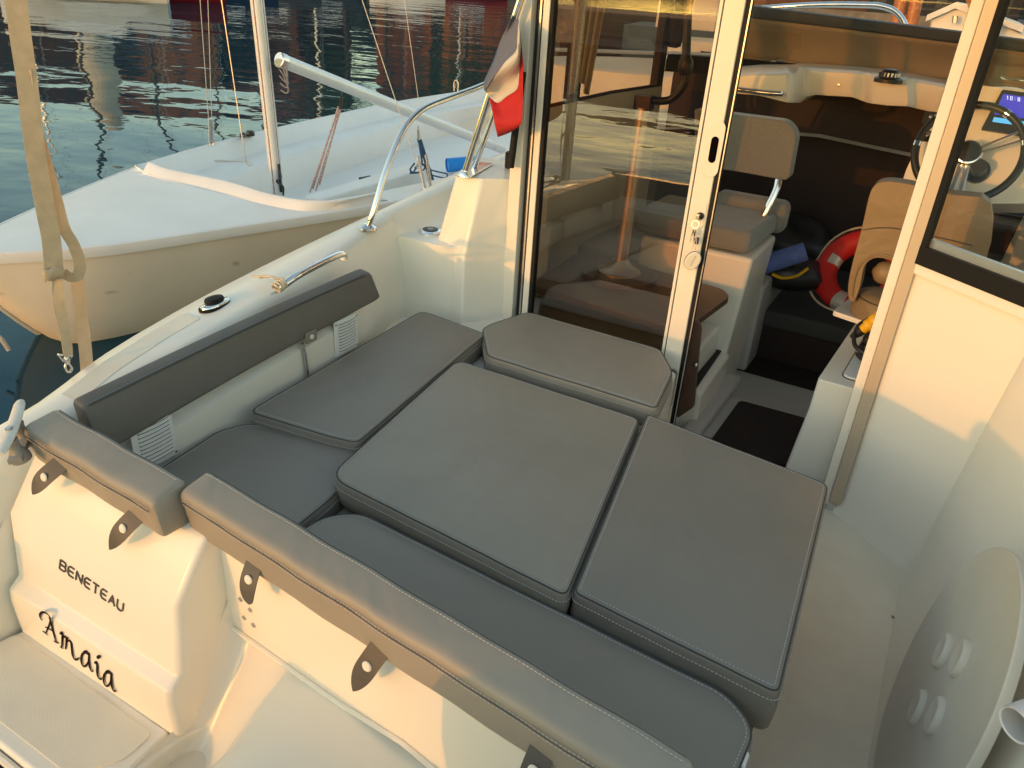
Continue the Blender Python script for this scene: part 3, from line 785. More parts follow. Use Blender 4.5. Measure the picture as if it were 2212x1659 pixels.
# ================================================================ cabin aft bulkhead and sliding door
YB = 2.72
def xa(px, y=YB, z0=1.6):            # athwartships position of a photo column on the bulkhead, read high up
    return B(px, 60, y).x
def stile(name, xl, xr, y0, y1, z0, z1, m=FRAME, parent=boat, bevel=.003):
    b = N(); box(b, xl, xr, y0, y1, z0, z1); return link(name, b, m, parent, bevel=bevel)
ZT = 2.32
stile('bulkhead_post', -1.512, -1.460, 2.70, 2.80, .45, ZT)
stile('door_track_groove', -1.458, -1.418, 2.735, 2.80, .5, ZT, BLACK, bevel=0)
stile('door_track_rib', -1.438, -1.430, 2.722, 2.74, .5, ZT, ALU, bevel=.001)
dl, dr = -1.416, -.682
dst = stile('door', -1.416, -1.389, 2.705, 2.745, .52, ZT)      # left stile carries the door's other pieces
stile('door_gasket', -1.3888, -1.374, 2.708, 2.742, .52, ZT, RUBBER, dst, .0015)
b = N(); box(b, -1.3738, -.7822, 2.722, 2.728, .52, ZT); link('door_glass', b, DGLASS, dst)
stile('door_gasket', -.782, -.771, 2.702, 2.745, .52, ZT, FRAME, dst, .001)
stile('door_gasket', -.7708, -.7672, 2.71, 2.742, .52, ZT, RUBBER, dst, 0)
stile('door_stile', -.767, -.700, 2.700, 2.748, .42, ZT, FRAME, dst, .004)
stile('door_seal', -.6998, -.684, 2.708, 2.744, .42, ZT, RUBBER, dst, .002)
b = N(); box(b, -.6838, -.680, 2.704, 2.708, .42, ZT); link('door_trim', b, ALU, dst)
# recessed pull with its raised surround
def stadium(c, hw, hh, y, tilt=0, k=10):
    L = []
    for i in range(k+1): a = PI*i/k; L.append(V(c.x+hw*math.cos(a), y, c.z+hh-hw+hw*math.sin(a)))
    for i in range(k+1): a = PI+PI*i/k; L.append(V(c.x+hw*math.cos(a), y, c.z-hh+hw+hw*math.sin(a)))
    return L
c = B(1542, 322, 2.70)
b = N(); L = stadium(c, .028, .096, 2.7); loft(b, [L, [p+V(0, -.0025, 0) for p in L]]); pl = link('door_pull', b, FRAME, dst, bevel=.0012)
b = N(); L = stadium(c+V(.0, 0, -.002), .013, .044, 2.6972); loft(b, [L, [p+V(0, -.0008, 0) for p in L]]); link('pull_recess', b, HOLE, dst)
c = B(1513, 462, 2.70)
b = N(); L = stadium(c, .0185, .052, 2.7); loft(b, [L, [p+V(0, -.003, 0) for p in L]]); lk = link('door_lock', b, FRAME, dst, bevel=.0015)
cl = B(1512, 467, 2.69)
b = N(); lathe(b, [(.013, 0), (.013, .010), (.010, .013), (0, .0135)], cl+V(0, .008, 0), (0, -1, 0), 18); link('lock_cylinder', b, BLACK, dst)
# slotted vent low on the door stile
b = N(); L = stadium(B(1452, 838, 2.70)+V(-.004, 0, 0), .016, .085, 2.6995); loft(b, [L, [p+V(0, -.0025, 0) for p in L]]); link('stile_vent', b, STEEL, dst, bevel=.0008)
b = N(); cv = B(1452, 838, 2.70)
for i in range(14):
    for x in (-.009, .0, ):
        box(b, cv.x-.004+x, cv.x-.004+x+.006, 2.6962, 2.6972, cv.z-.068+i*.0102, cv.z-.068+i*.0102+.005)
link('vent_slot', b, HOLE, dst)
# keys
def keys():
    k0 = B(1504, 470, 2.668)
    t = thing('bunch_of_keys', 'keys on a ring with an oval float hanging from the sliding door lock', 'keys', tuple(k0))
    b = N(); obox(b, B(1508, 468, 2.674), (.006, 0, 0), (0, .008, 0), (0, 0, .008)); link('key_bow', b, STEEL, t, bevel=.002)
    cr = B(1502, 485, 2.664)
    b = N(); tube(b, [cr+V(.013*math.cos(a*PI/10), .003*math.sin(a*PI/10), .013*math.sin(a*PI/10)) for a in range(20)], .0011, 6, True); link('key_ring', b, STEEL, t)
    b = N()
    for q0, q1 in (((1499, 495), (1490, 523)), ((1503, 497), (1497, 524)), ((1500, 500), (1500, 520))):
        a, e = B(*q0, 2.668), B(*q1, 2.672)
        tube(b, [a, a.lerp(e, .45), a.lerp(e, .5), e], [.007, .006, .003, .0022], 8, flat=.35)
    link('key', b, STEEL, t)
    b = N(); q = B(1505, 520, 2.668); lathe(b, [(.0, -.012), (.008, -.011), (.008, .011), (.0, .012)], q, (0, 0, 1), 14); link('cord_stop', b, mat('navy_plastic', (.03, .03, .09), .5), t)
    b = N(); q2 = B(1498, 541, 2.664)
    for s in (-1, 1): tube(b, [B(1504, 500, 2.666), q+V(s*.003, -.009, 0), q2+V(s*.006, 0, .004)], .0013, 6)
    link('key_cord', b, ROPEW, t)
    # flat oval float, turned a little
    c = B(1496, 563, 2.662); ax = V(.35, -.15, 1).normalized(); nx = V(.45, -.88, .0).normalized(); sx = ax.cross(nx).normalized()
    def el(rx, rz, h, k=26): return [c+sx*(rx*math.cos(2*PI*i/k))+ax*(rz*math.sin(2*PI*i/k))+nx*h for i in range(k)]
    b = N(); loft(b, [el(.024, .036, -.004), el(.027, .039, -.001), el(.027, .039, .004), el(.024, .036, .0075)]); f = link('key_float', b, SNAP, t)
    b = N(); loft(b, [el(.023, .035, -.0085), el(.0275, .0395, -.006), el(.0275, .0395, -.0012)]); link('float_back', b, MATS['navy_plastic'], f)
    # small printed name on the float
    b = N(); S = {'B': [[(0, 0), (0, 1), (.8, .8), (0, .5), (.8, .2), (0, 0)]], 'E': [[(1, 1), (0, 1), (0, 0), (1, 0)], [(0, .5), (.8, .5)]], 'N': [[(0, 0), (0, 1), (1, 0), (1, 1)]], 'T': [[(0, 1), (1, 1)], [(.5, 1), (.5, 0)]], 'A': [[(0, 0), (.5, 1), (1, 0)]], 'U': [[(0, 1), (0, .2), (.5, 0), (1, .2), (1, 1)]]}
    for i, ch in enumerate('BENETEAU'):
        for stt in S[ch]:
            P = [c+ax*(.022-.0056*i-.0040*u)+sx*((v-.5)*.006*-1)+nx*.0078 for u, v in stt]
            ribbon(b, P, .0004, nx, .0003)
    link('float_print', b, MATS['cast_grey_alloy'], f)
keys()
# right-hand jamb and chamfered panel with the fixed window
stile('door_jamb', -.078, -.045, 2.70, 2.79, .36, ZT, FRAME)
stile('door_jamb', -.0445, -.004, 2.690, 2.79, .42, ZT, CHAMP)
b = N(); box(b, -.0790, -.0782, 2.72, 2.75, .36, ZT); link('jamb_seal', b, RUBBER, boat)
ch0, ch1 = V(-.003, 2.712, 0), V(.30, 2.478, 0)
chd = (ch1-ch0).normalized(); chn = V(chd.y, -chd.x, 0).normalized()
if chn.y > 0: chn = -chn
def chp(s, z, off=0): return ch0+chd*s+V(0, 0, z)+chn*off
chL = 1.05
b = N(); slab(b, [chp(.0, 1.34), chp(chL, 1.34), chp(chL, 1.372), chp(.0, 1.372)], .02); link('window_sill', b, GEL, boat)
b = N(); slab(b, [chp(.006, 1.372, .004), chp(chL, 1.372, .004), chp(chL, 1.43, .004), chp(.006, 1.43, .004)], .02); wf = link('fixed_window', b, RUBBER, boat)
b = N(); slab(b, [chp(.006, 1.43, .003), chp(.026, 1.43, .003), chp(.026, ZT, .003), chp(.006, ZT, .003)], .02); link('window_gasket', b, RUBBER, wf)
b = N(); slab(b, [chp(.026, 1.43, -.004), chp(chL, 1.43, -.004), chp(chL, ZT, -.004), chp(.026, ZT, -.004)], .005); link('window_pane', b, WGLASS, wf)
b = N(); slab(b, [chp(.02, 1.43, -.012), chp(chL, 1.43, -.012), chp(chL, 1.455, -.012), chp(.02, 1.455, -.012)], .02); link('window_trim', b, ALU, wf)

# roof, side walls, windscreen
b = N(); prism(b, round_poly([V(-1.62, 2.60, ZT), V(-1.80, 3.3, ZT), V(-1.62, 5.05, ZT), V(.20, 5.05, ZT), V(.95, 3.3, ZT), V(.90, 2.15, ZT)], .08, 4), (0, 0, .07)); link('cabin_roof', b, GEL, boat, bevel=.02)
def wallrun(name, pts, z0, z1, th, m, parent=boat):
    b = N(); loops = []
    P = [V(*p, 0) for p in pts]
    for i, p in enumerate(P):
        d = (P[min(i+1, len(P)-1)]-P[max(i-1, 0)]).normalized(); n = V(-d.y, d.x, 0)*th
        loops.append([p+V(0, 0, z0), p+n+V(0, 0, z0), p+n+V(0, 0, z1), p+V(0, 0, z1)])
    loft(b, loops); return link(name, b, m, parent, angle=30)
PORTW = [(-1.50, 2.80), (-1.60, 2.95), (-1.75, 3.30), (-1.76, 4.2), (-1.70, 4.85)]
wallrun('cabin_side', PORTW, .2, 1.56, -.03, GEL)
wallrun('side_lining', [(-1.487, 2.815), (-1.586, 2.965), (-1.735, 3.31), (-1.745, 4.2), (-1.685, 4.84)], .28, 1.575, -.012, LINING)
wallrun('side_window', PORTW, 1.56, ZT, -.006, WGLASS)
STBW = [(.86, 2.12), (.86, 3.2), (.80, 4.2), (.45, 4.9)]
wallrun('cabin_side', STBW, .2, 1.30, .03, GEL)
wallrun('side_window', STBW, 1.30, ZT, .006, WGLASS)
for a in ((-1.76, 3.75), (-1.70, 4.82)):
    b = N(); box(b, a[0]-.03, a[0]+.02, a[1]-.05, a[1]+.05, 1.3, ZT); link('window_pillar', b, FWD, boat, bevel=.006)
b = N(); tube(b, [V(-1.66, 4.88, 1.80), V(-1.52, 4.70, ZT)], .055, 8); link('window_pillar', b, FWD, boat)
SCR = [V(-1.70, 4.86, 0), V(-1.30, 5.10, 0), V(-.72, 5.22, 0), V(-.15, 5.12, 0), V(.45, 4.88, 0)]
b = N(); loft(b, [[p+V(0, 0, 1.735) for p in spl(SCR, 5)], [p+V(0, -.16, ZT) for p in spl(SCR, 5)]], closed=False)
o = link('windscreen', b, WGLASS, boat, angle=80); md = o.modifiers.new('s', 'SOLIDIFY'); md.thickness = .006
# windscreen cover: taupe band with a slate top edge, wavy hem
def cover():
    P = spl([V(-1.35, 5.10, 0), V(-1.05, 5.26, 0), V(-.72, 5.33, 0), V(-.35, 5.30, 0), V(.05, 5.22, 0), V(.42, 5.05, 0)], 8)
    t = thing('windscreen_cover', 'taupe canvas cover with slate top band wrapped across the windscreen', 'cover', (-.5, 5.25, 1.72))
    n = len(P); b = N(); loops = []
    top = [V(0, 0, 0)]*n
    for i, p in enumerate(P):
        f = i/(n-1)
        hem = 1.738+.009*math.sin(f*16)+.007*math.sin(f*37+1)-.012*f
        zt = 1.972-.07*f
        lean = .10
        row = []
        for k in range(9):
            s = k/8; z = hem+(zt-hem)*s
            row.append(V(p.x, p.y-lean*s+.020*math.sin(s*PI)+.010*math.sin(f*9+s*3), z))
        loops.append(row)
    loft(b, loops, closed=False); o = link('cover_panel', b, CANV, t, angle=80); o.modifiers.new('s', 'SOLIDIFY').thickness = .004
    b = N(); loft(b, [[r[-1], r[-1]+V(0, -.010, .012), r[-1]+V(0, -.02, .062-.008*i/(n-1)), r[-1]+V(0, .02, .068-.008*i/(n-1))] for i, r in enumerate(loops)], closed=False)
    o = link('cover_band', b, NAVY, t, angle=80); o.modifiers.new('s', 'SOLIDIFY').thickness = .004
    b = N(); tube(b, [r[0]+V(0, -.004, .001) for r in loops], .008, 8); link('cover_hem', b, CANV, t)
cover()
# dashboard moulding below the windscreen
def dash():
    YD = 4.72
    top = [(1560, 146), (1640, 141), (1720, 142), (1850, 151), (1960, 165), (2080, 188)]
    bot = [(1560, 199), (1640, 207), (1700, 222), (1726, 222), (1742, 209), (1760, 205), (1840, 210), (1875, 223), (1915, 228), (1960, 230), (2035, 248), (2080, 258)]
    def res(L, n):
        xs = [p[0] for p in L]; out = []
        for i in range(n+1):
            x = xs[0]+(xs[-1]-xs[0])*i/n
            for a, bb in zip(L[:-1], L[1:]):
                if a[0] <= x <= bb[0]:
                    t = (x-a[0])/(bb[0]-a[0]); out.append((x, a[1]+(bb[1]-a[1])*t)); break
        return out
    n = 60; T = res(top, n); Bm = res(bot, n); b = N(); loops = []
    for (x, yt), (_, yb) in zip(T, Bm):
        f = .0
        if x < 1735: f = .28*min(1, (1735-x)/30)
        if 1868 < x < 1975: f = max(f, .12*min(1, (x-1868)/14, (1975-x)/14))
        yd = YD-f
        pt = B(x, yt, YD+.25); pm = B(x, yt+(12 if f > .1 and x > 1800 else (22 if f > .1 else 9)), yd); pb = B(x, yb, yd)
        loops.append([pt+V(0, .3, .0), pt, pm+V(0, .02, .012), pm, pb+V(0, 0, .02), pb+V(0, .012, .0), pb+V(0, .05, -.004), pb+V(0, .6, .0)])
    loft(b, loops, closed=False); d = link('dashboard', b, GEL, boat, angle=42)
    b = N(); tube(b, spl([B(1560, 189, 4.36), B(1600, 194, 4.36), B(1660, 201, 4.36), B(1684, 202, 4.37), B(1688, 203, 4.42)], 5), .013, 10); link('dash_grab_rail', b, CHROME, d)
    # compass
    c = B(1918, 176, 4.545)
    b = N(); lathe(b, [(.068, -.005), (.068, .012), (.058, .018), (.050, .020), (.046, .040), (.034, .056), (0, .062)], c, (0, 0, 1), 28); cp = link('compass', b, BLACK, boat)
    b = N()
    for k in range(9):
        a = PI+PI*(k+.5)/9; obox(b, c+V(.047*math.cos(a), .047*math.sin(a), .033), (.0022*math.sin(a), .0022*math.cos(a), 0), (.003, .003, 0), (0, 0, .009))
    link('compass_mark', b, ALU, cp)
    for x, y in ((1812, 184), (1886, 204)):
        b = N(); lathe(b, [(.007, 0), (.007, .004), (0, .005)], B(x, y, 4.71), (0, -1, 0), 10); link('dash_knob', b, STEEL, d)
    # black rubber line at the foot of the screen
    b = N(); P = spl([V(-1.66, 4.86, 1.728), V(-1.30, 5.05, 1.728), V(-.72, 5.16, 1.724), V(-.15, 5.08, 1.718), V(.45, 4.86, 1.712)], 6)
    loft(b, [[p+V(0, -.05, -.02), p+V(0, -.03, .014), p+V(0, .05, .014), p+V(0, .05, -.08), p+V(0, -.05, -.08)] for p in P]); link('windscreen_trim', b, RUBBER, d)
dash()
# dark forward lining and berth
b = N(); box(b, -1.75, .75, 5.25, 5.30, .3, 1.70); link('forward_lining', b, FWD, boat)
b = N(); box(b, -1.9, .85, 2.82, 5.3, .20, .26); link('cabin_sole', b, LINER, boat)
b = N(); prism(b, [V(-1.2, 3.95, .261), V(.2, 3.95, .261), V(.2, 5.2, .261), V(-1.2, 5.2, .261)], (0, 0, .006)); link('cabin_carpet', b, MAT_B, boat)
b = N(); prism(b, [V(-.76, 3.95, .26), V(-.66, 3.95, .26), V(-.66, 5.25, .26), V(-1.75, 5.25, .26), V(-1.75, 3.95, .26)], (0, 0, .5)); link('passenger_locker', b, LINER, boat, bevel=.02)
b = N(); box(b, -.80, .35, 4.18, 5.24, .27, .46); link('berth_base', b, FWD, boat)
b = N(); box(b, -.78, .35, 4.15, 5.2, .462, .56); link('berth_cushion', b, FABD, boat, bevel=.025)
b = N(); prism(b, round_poly([A(1597, 868, .382), A(1740, 907, .382), A(1712, 1010, .382), A(1520, 975, .382)], [.03, .02, .01, .01], 4), (0, 0, .010))
solo('floor_mat', b, MAT_B, 'dark brown mat on the floor just inside the cabin doorway', 'mat', tuple(A(1640, 940, .382)))
b = N(); prism(b, [V(-.66, 2.80, .26), V(-.20, 2.80, .26), V(-.22, 3.40, .26), V(-.66, 3.40, .26)], (0, 0, .12)); link('door_step', b, LINER, boat, bevel=.02)
b = N(); box(b, -1.46, .0, 2.70, 2.82, .30, .415); link('door_sill', b, LINER, boat, bevel=.01)
b = N(); prism(b, [V(-.69, 2.80, .38), V(-.69, 3.55, .38), V(-.60, 3.55, .38), V(-.61, 2.80, .38)], (0, 0, .045)); link('side_plinth', b, LINER, boat, bevel=.02)
# ================================================================ inside the cabin
# passenger seat on its white moulded box
def passenger_seat():
    s = N()
    L0 = [B(1500, 545, 3.42), B(1622, 562, 3.42)]
    x0, x1 = -1.02, B(1622, 562, 3.45).x
    prism(s, [V(-1.2, 3.45, .26), V(-.70, 3.45, .26), V(x1+.005, 3.47, 1.035), V(-1.2, 3.47, 1.035)], (0, .48, 0))
    bx = link('seat_box', s, GEL, boat, bevel=.02)
    s = N(); prism(s, [V(-1.25, 3.05, .26), V(-.655, 2.98, .26), V(-.665, 3.47, .26), V(-1.25, 3.47, .26)], (0, 0, .30)); link('seat_step', s, GEL, boat, bevel=.02)
    s = N(); prism(s, round_poly([A(1488, 775, .563), A(1503, 733, .563), A(1570, 742, .563), A(1500, 845, .563), A(1470, 850, .563)], .006, 3), (0, 0, .004)); link('step_mat', s, MAT_B, bx)
    st = thing('passenger_seat', 'grey fabric passenger seat with tilting backrest on a white box inside the cabin', 'seat', (-.85, 3.7, 1.04))
    s = N()
    prism(s, round_poly([V(-1.25, 3.47, 1.045), V(-.685, 3.48, 1.045), V(-.665, 3.94, 1.045), V(-1.25, 3.94, 1.045)], .04, 5), (0, 0, .10)); link('seat_cushion_pad', s, FABRIC, st, bevel=.028, seg=4)
    s = N(); box(s, -1.0, -.63, 3.93, 4.05, 1.04, 1.20); link('seat_bolster', s, FABRIC, st, bevel=.04, seg=4)
    Yb = 3.93
    out = [B(1500, 236, Yb), B(1600, 249, Yb), B(1700, 262, Yb), B(1721, 290, Yb), B(1703, 391, Yb), B(1600, 372, Yb), B(1500, 357, Yb)]
    s = N(); prism(s, round_poly(out, [.01, .05, .06, .05, .03, .05, .01], 5), (0, .10, 0)); link('backrest', s, FABRIC, st, bevel=.03, seg=4)
    s = N(); P = spl([B(1682, 388, 3.90), B(1676, 412, 3.88), B(1655, 455, 3.85), B(1640, 492, 3.84)], 6); tube(s, P, .012, 10, flat=1.4); link('backrest_arm', s, CHROME, st)
passenger_seat()
# table stowed upside down: board, round base plate, flange and leg pointing up
def table():
    zt = .90
    t = thing('table', 'brown table top stowed upside down behind the glass door, aluminium leg pointing up', 'table', tuple(A(1340, 590, zt)))
    pts = [A(1150, 640, zt), A(1225, 560, zt), A(1400, 590, zt), A(1568, 627, zt), A(1575, 640, zt), A(1520, 682, zt), A(1462, 738, zt), A(1420, 728, zt)]
    pts = [V(-1.46, 2.86, zt), V(-1.50, 3.40, zt), V(-1.2, 3.44, zt), A(1560, 624, zt), A(1577, 640, zt), A(1480, 712, zt), V(-.72, 2.80, zt)]
    s = N(); prism(s, round_poly(pts, [.03, .03, .03, .025, .03, .02, .02], 4), (0, 0, -.028)); link('table_top', s, WOODT, t, bevel=.004)
    c = A(1336, 598, zt)
    s = N(); lathe(s, [(.175, .0), (.175, .022), (.17, .026), (0, .026)], c, (0, 0, 1), 40); link('base_disc', s, WOODT, t)
    s = N(); lathe(s, [(.098, .026), (.098, .031), (.082, .040), (.060, .052), (.040, .078), (.034, .085)], c, (0, 0, 1), 36); link('leg_flange', s, ALU, t)
    s = N(); lathe(s, [(.030, .08), (.030, .72), (.033, .722), (.033, .75), (.0, .752)], c, (0.015, 0, 1), 24); link('leg', s, ALU, t)
    s = N(); b0 = c+V(.012, 0, .77)
    obox(s, b0+V(0, 0, 0), (.035, 0, 0), (0, .03, 0), (0, 0, .028))
    tube(s, spl([b0+V(.02, 0, .01), b0+V(.10, .02, .02), b0+V(.15, .02, .08), b0+V(.155, .02, .14)], 5), .016, 10); lathe(s, [(.022, 0), (.03, .02), (.03, .05), (.018, .075), (.015, .3)], b0+V(.15, .02, .12), (-.12, 0, 1), 16)
    link('leg_clamp', s, BLACK, t)
table()
def stowed_board():
    s = N(); L = [B(1462, 905, 2.83), B(1470, 735, 2.83), B(1490, 690, 2.83), B(1511, 697, 2.83), B(1514, 712, 2.83), B(1498, 880, 2.83)]
    prism(s, round_poly(L, .012, 4), (0, .018, 0))
    o = solo('wooden_board', s, WOODT, 'upright brown wooden board tucked behind the open edge of the sliding door', 'board', tuple(B(1485, 850, 2.84)), bevel=.004)
    s = N(); lathe(s, [(.008, 0), (.008, .012), (0, .016)], B(1504, 787, 2.825), (0, -1, 0), 12); link('board_catch', s, STEEL, o)
stowed_board()
# cushion seen at the foot of the glass, inside
s = N(); prism(s, round_poly([V(-1.45, 2.80, .70), V(-.75, 2.80, .70), V(-.75, 3.1, .70), V(-1.45, 3.1, .70)], .03, 3), (0, 0, .10)); solo('bench_cushion', s, FABRIC, 'pale grey bench cushion low behind the glass, under the brown table top', 'cushion', (-1.1, 2.95, .70), bevel=.03)
b = N(); box(b, -1.48, -.73, 2.80, 3.45, .27, .698); link('saloon_bench', b, GEL, boat, bevel=.02)
b = N(); box(b, -1.40, -.79, 2.752, 2.79, .72, .765); link('door_rail', b, ALU, boat, bevel=.012)
# wet locker / galley cabinet right of the doorway
def cabinet():
    Y0 = 2.83
    s = N(); zc = .835
    xL = B(1765, 822, Y0).x
    loft(s, [round_poly(L, .02, 3) for L in ([V(xL-.045, Y0+.0, .27), V(.55, Y0, .27), V(.55, 3.72, .27), V(xL+.02, 3.72, .27)], [V(xL-.004, Y0, .70), V(.55, Y0, .70), V(.55, 3.72, .70), V(xL+.045, 3.72, .70)], [V(xL, Y0, zc), V(.55, Y0, zc), V(.55, 3.72, zc), V(xL+.05, 3.72, zc)])])
    c = link('galley_cabinet', s, GEL, boat, bevel=.022, seg=4)
    s = N(); prism(s, round_poly([V(xL+.075, Y0+.07, zc), V(.35, Y0+.07, zc), V(.35, 3.40, zc), V(xL+.10, 3.40, zc)], .04, 5), (0, 0, .010)); link('cabinet_lid', s, WHITE, c, bevel=.004)
    s = N(); prism(s, round_poly([V(xL+.070, Y0+.065, zc-.002), V(.36, Y0+.065, zc-.002), V(.36, 3.41, zc-.002), V(xL+.095, 3.41, zc-.002)], .045, 5), (0, 0, .004)); link('lid_gasket', s, SEAM, c)
    return zc
ZC = cabinet()
# coiled black shore cable with yellow plug on the lid
def cable():
    c = V(.03, 3.08, ZC+.012)
    t = thing('coiled_cable', 'coil of black power cable with a yellow plug lying on the white cabinet', 'cable', tuple(c))
    s = N(); P = []
    for i in range(150):
        a = i*2*PI/22; k = i/150
        P.append(c+V(math.cos(a)*(.125+.016*math.sin(i*.7)), math.sin(a)*(.125+.014*math.cos(i*.9)), .012+.10*k+.012*math.sin(a*2+k*5)))
    tube(s, spl(P, 2), .0085, 8)
    tube(s, spl([c+V(-.05, -.11, .06), c+V(-.155, -.05, .075), c+V(-.165, .05, .125), c+V(-.10, .11, .155), c+V(-.02, .08, .165)], 8), .0085, 8)
    link('cable', s, BLACK, t)
    s = N(); a, e = B(1872, 706, 3.10), B(1905, 683, 3.10)
    d = (e-a).normalized()
    lathe(s, [(.019, -.02), (.021, 0), (.026, .004), (.026, .018), (.023, .022), (.028, .03), (.028, .048), (.024, .054), (.029, .062), (.029, .10), (.02, .11)], a, d, 18); link('yellow_plug', s, YELL, t)
    s = N(); lathe(s, [(.010, -.07), (.018, -.04), (.020, -.018)], a, d, 14); link('plug_boot', s, BLACK, t)
cable()
# helm seat
def helm_seat():
    Y = 3.42
    t = thing('helm_seat', 'taupe leatherette helm seat with arched backrest on a white base plate', 'seat', tuple(B(1900, 700, Y)))
    s = N()
    prism(s, round_poly([B(1799, 671, Y), B(1856, 690, Y-.01), B(1990, 740, Y-.01), B(1990, 690, Y+.35), B(1840, 640, Y+.35)], [.02, .02, .01, .01, .02], 3), (0, 0, -.022)); link('base_plate', s, WHITE, t, bevel=.006)
    s = N(); tube(s, [B(1900, 720, Y+.15)+V(0, 0, -.4), B(1900, 690, Y+.15)], .06, 16); link('seat_post', s, ALU, t)
    out = [B(1845, 652, Y), B(1832, 640, Y), B(1836, 590, Y), B(1862, 490, Y), B(1876, 428, Y), B(1888, 402, Y), B(1912, 392, Y), B(1960, 397, Y), B(2060, 420, Y), B(2140, 440, Y), B(2130, 560, Y), B(2060, 600, Y), B(1960, 574, Y), B(1905, 558, Y), B(1880, 562, Y), B(1866, 580, Y), B(1858, 620, Y)]
    s = N()
    P = spl([p for p in out], 3, True)
    loft(s, [[p for p in P], [p+V(0, .02, 0) for p in P], [p+V(0, .10, 0) for p in P]])
    bk = link('seat_backrest', s, TAN, t, bevel=.022, seg=4)
    s = N(); tube(s, spl([B(1862, 497, Y-.004), B(1905, 492, Y-.006), B(1960, 498, Y-.006), B(2100, 530, Y-.004)], 6), .0022, 6); link('seat_seam', s, SEAM, bk)
    s = N(); tube(s, spl([B(1840, 640, Y-.003), B(1846, 600, Y-.004), B(1858, 572, Y-.004), B(1884, 552, Y-.004), B(1910, 551, Y-.004), B(2000, 575, Y-.003)], 6), .0045, 8); link('seat_piping', s, TAN, bk)
    # rolled bolster
    a, e = B(1884, 584, Y+.06), B(2060, 618, Y+.06)
    s = N(); loops = []; d = (e-a).normalized()
    for i in range(19):
        f = i/18; r = .050*math.sqrt(max(.02, 1-(max(0, .16-f)/.16)**2))
        loops.append([a.lerp(e, f)+V(0, .9*r*math.cos(2*PI*k/16), r*math.sin(2*PI*k/16)) for k in range(16)])
    loft(s, loops); link('seat_bolster_roll', s, TAN, t, angle=60)
    # drum shaped front of the seat
    s = N(); c = B(1908, 660, Y+.10)
    prof = [(.10, -.075), (.145, -.07), (.150, -.03), (.148, .02), (.135, .045), (.10, .055), (0, .06)]
    loops = [[c+V(r*1.25*math.cos(2*PI*k/32)+.06, r*math.sin(2*PI*k/32), h) for k in range(32)] for r, h in prof]
    loft(s, loops); sp = link('seat_pad', s, TAN, t, angle=60)
    s = N(); tube(s, [c+V(.142*1.25*math.cos(2*PI*k/32)+.06, .142*math.sin(2*PI*k/32), .036) for k in range(32)], .0028, 6, True); link('pad_piping', s, SEAM, sp)
    s = N(); q = B(1924, 628, Y-.02); obox(s, q, (.010, 0, .004), (0, .006, 0), (0, 0, .006)); obox(s, q+V(.012, 0, -.008), (.006, 0, 0), (0, .006, 0), (0, 0, .022)); link('seat_lever', s, WHITE, t, bevel=.002)
helm_seat()
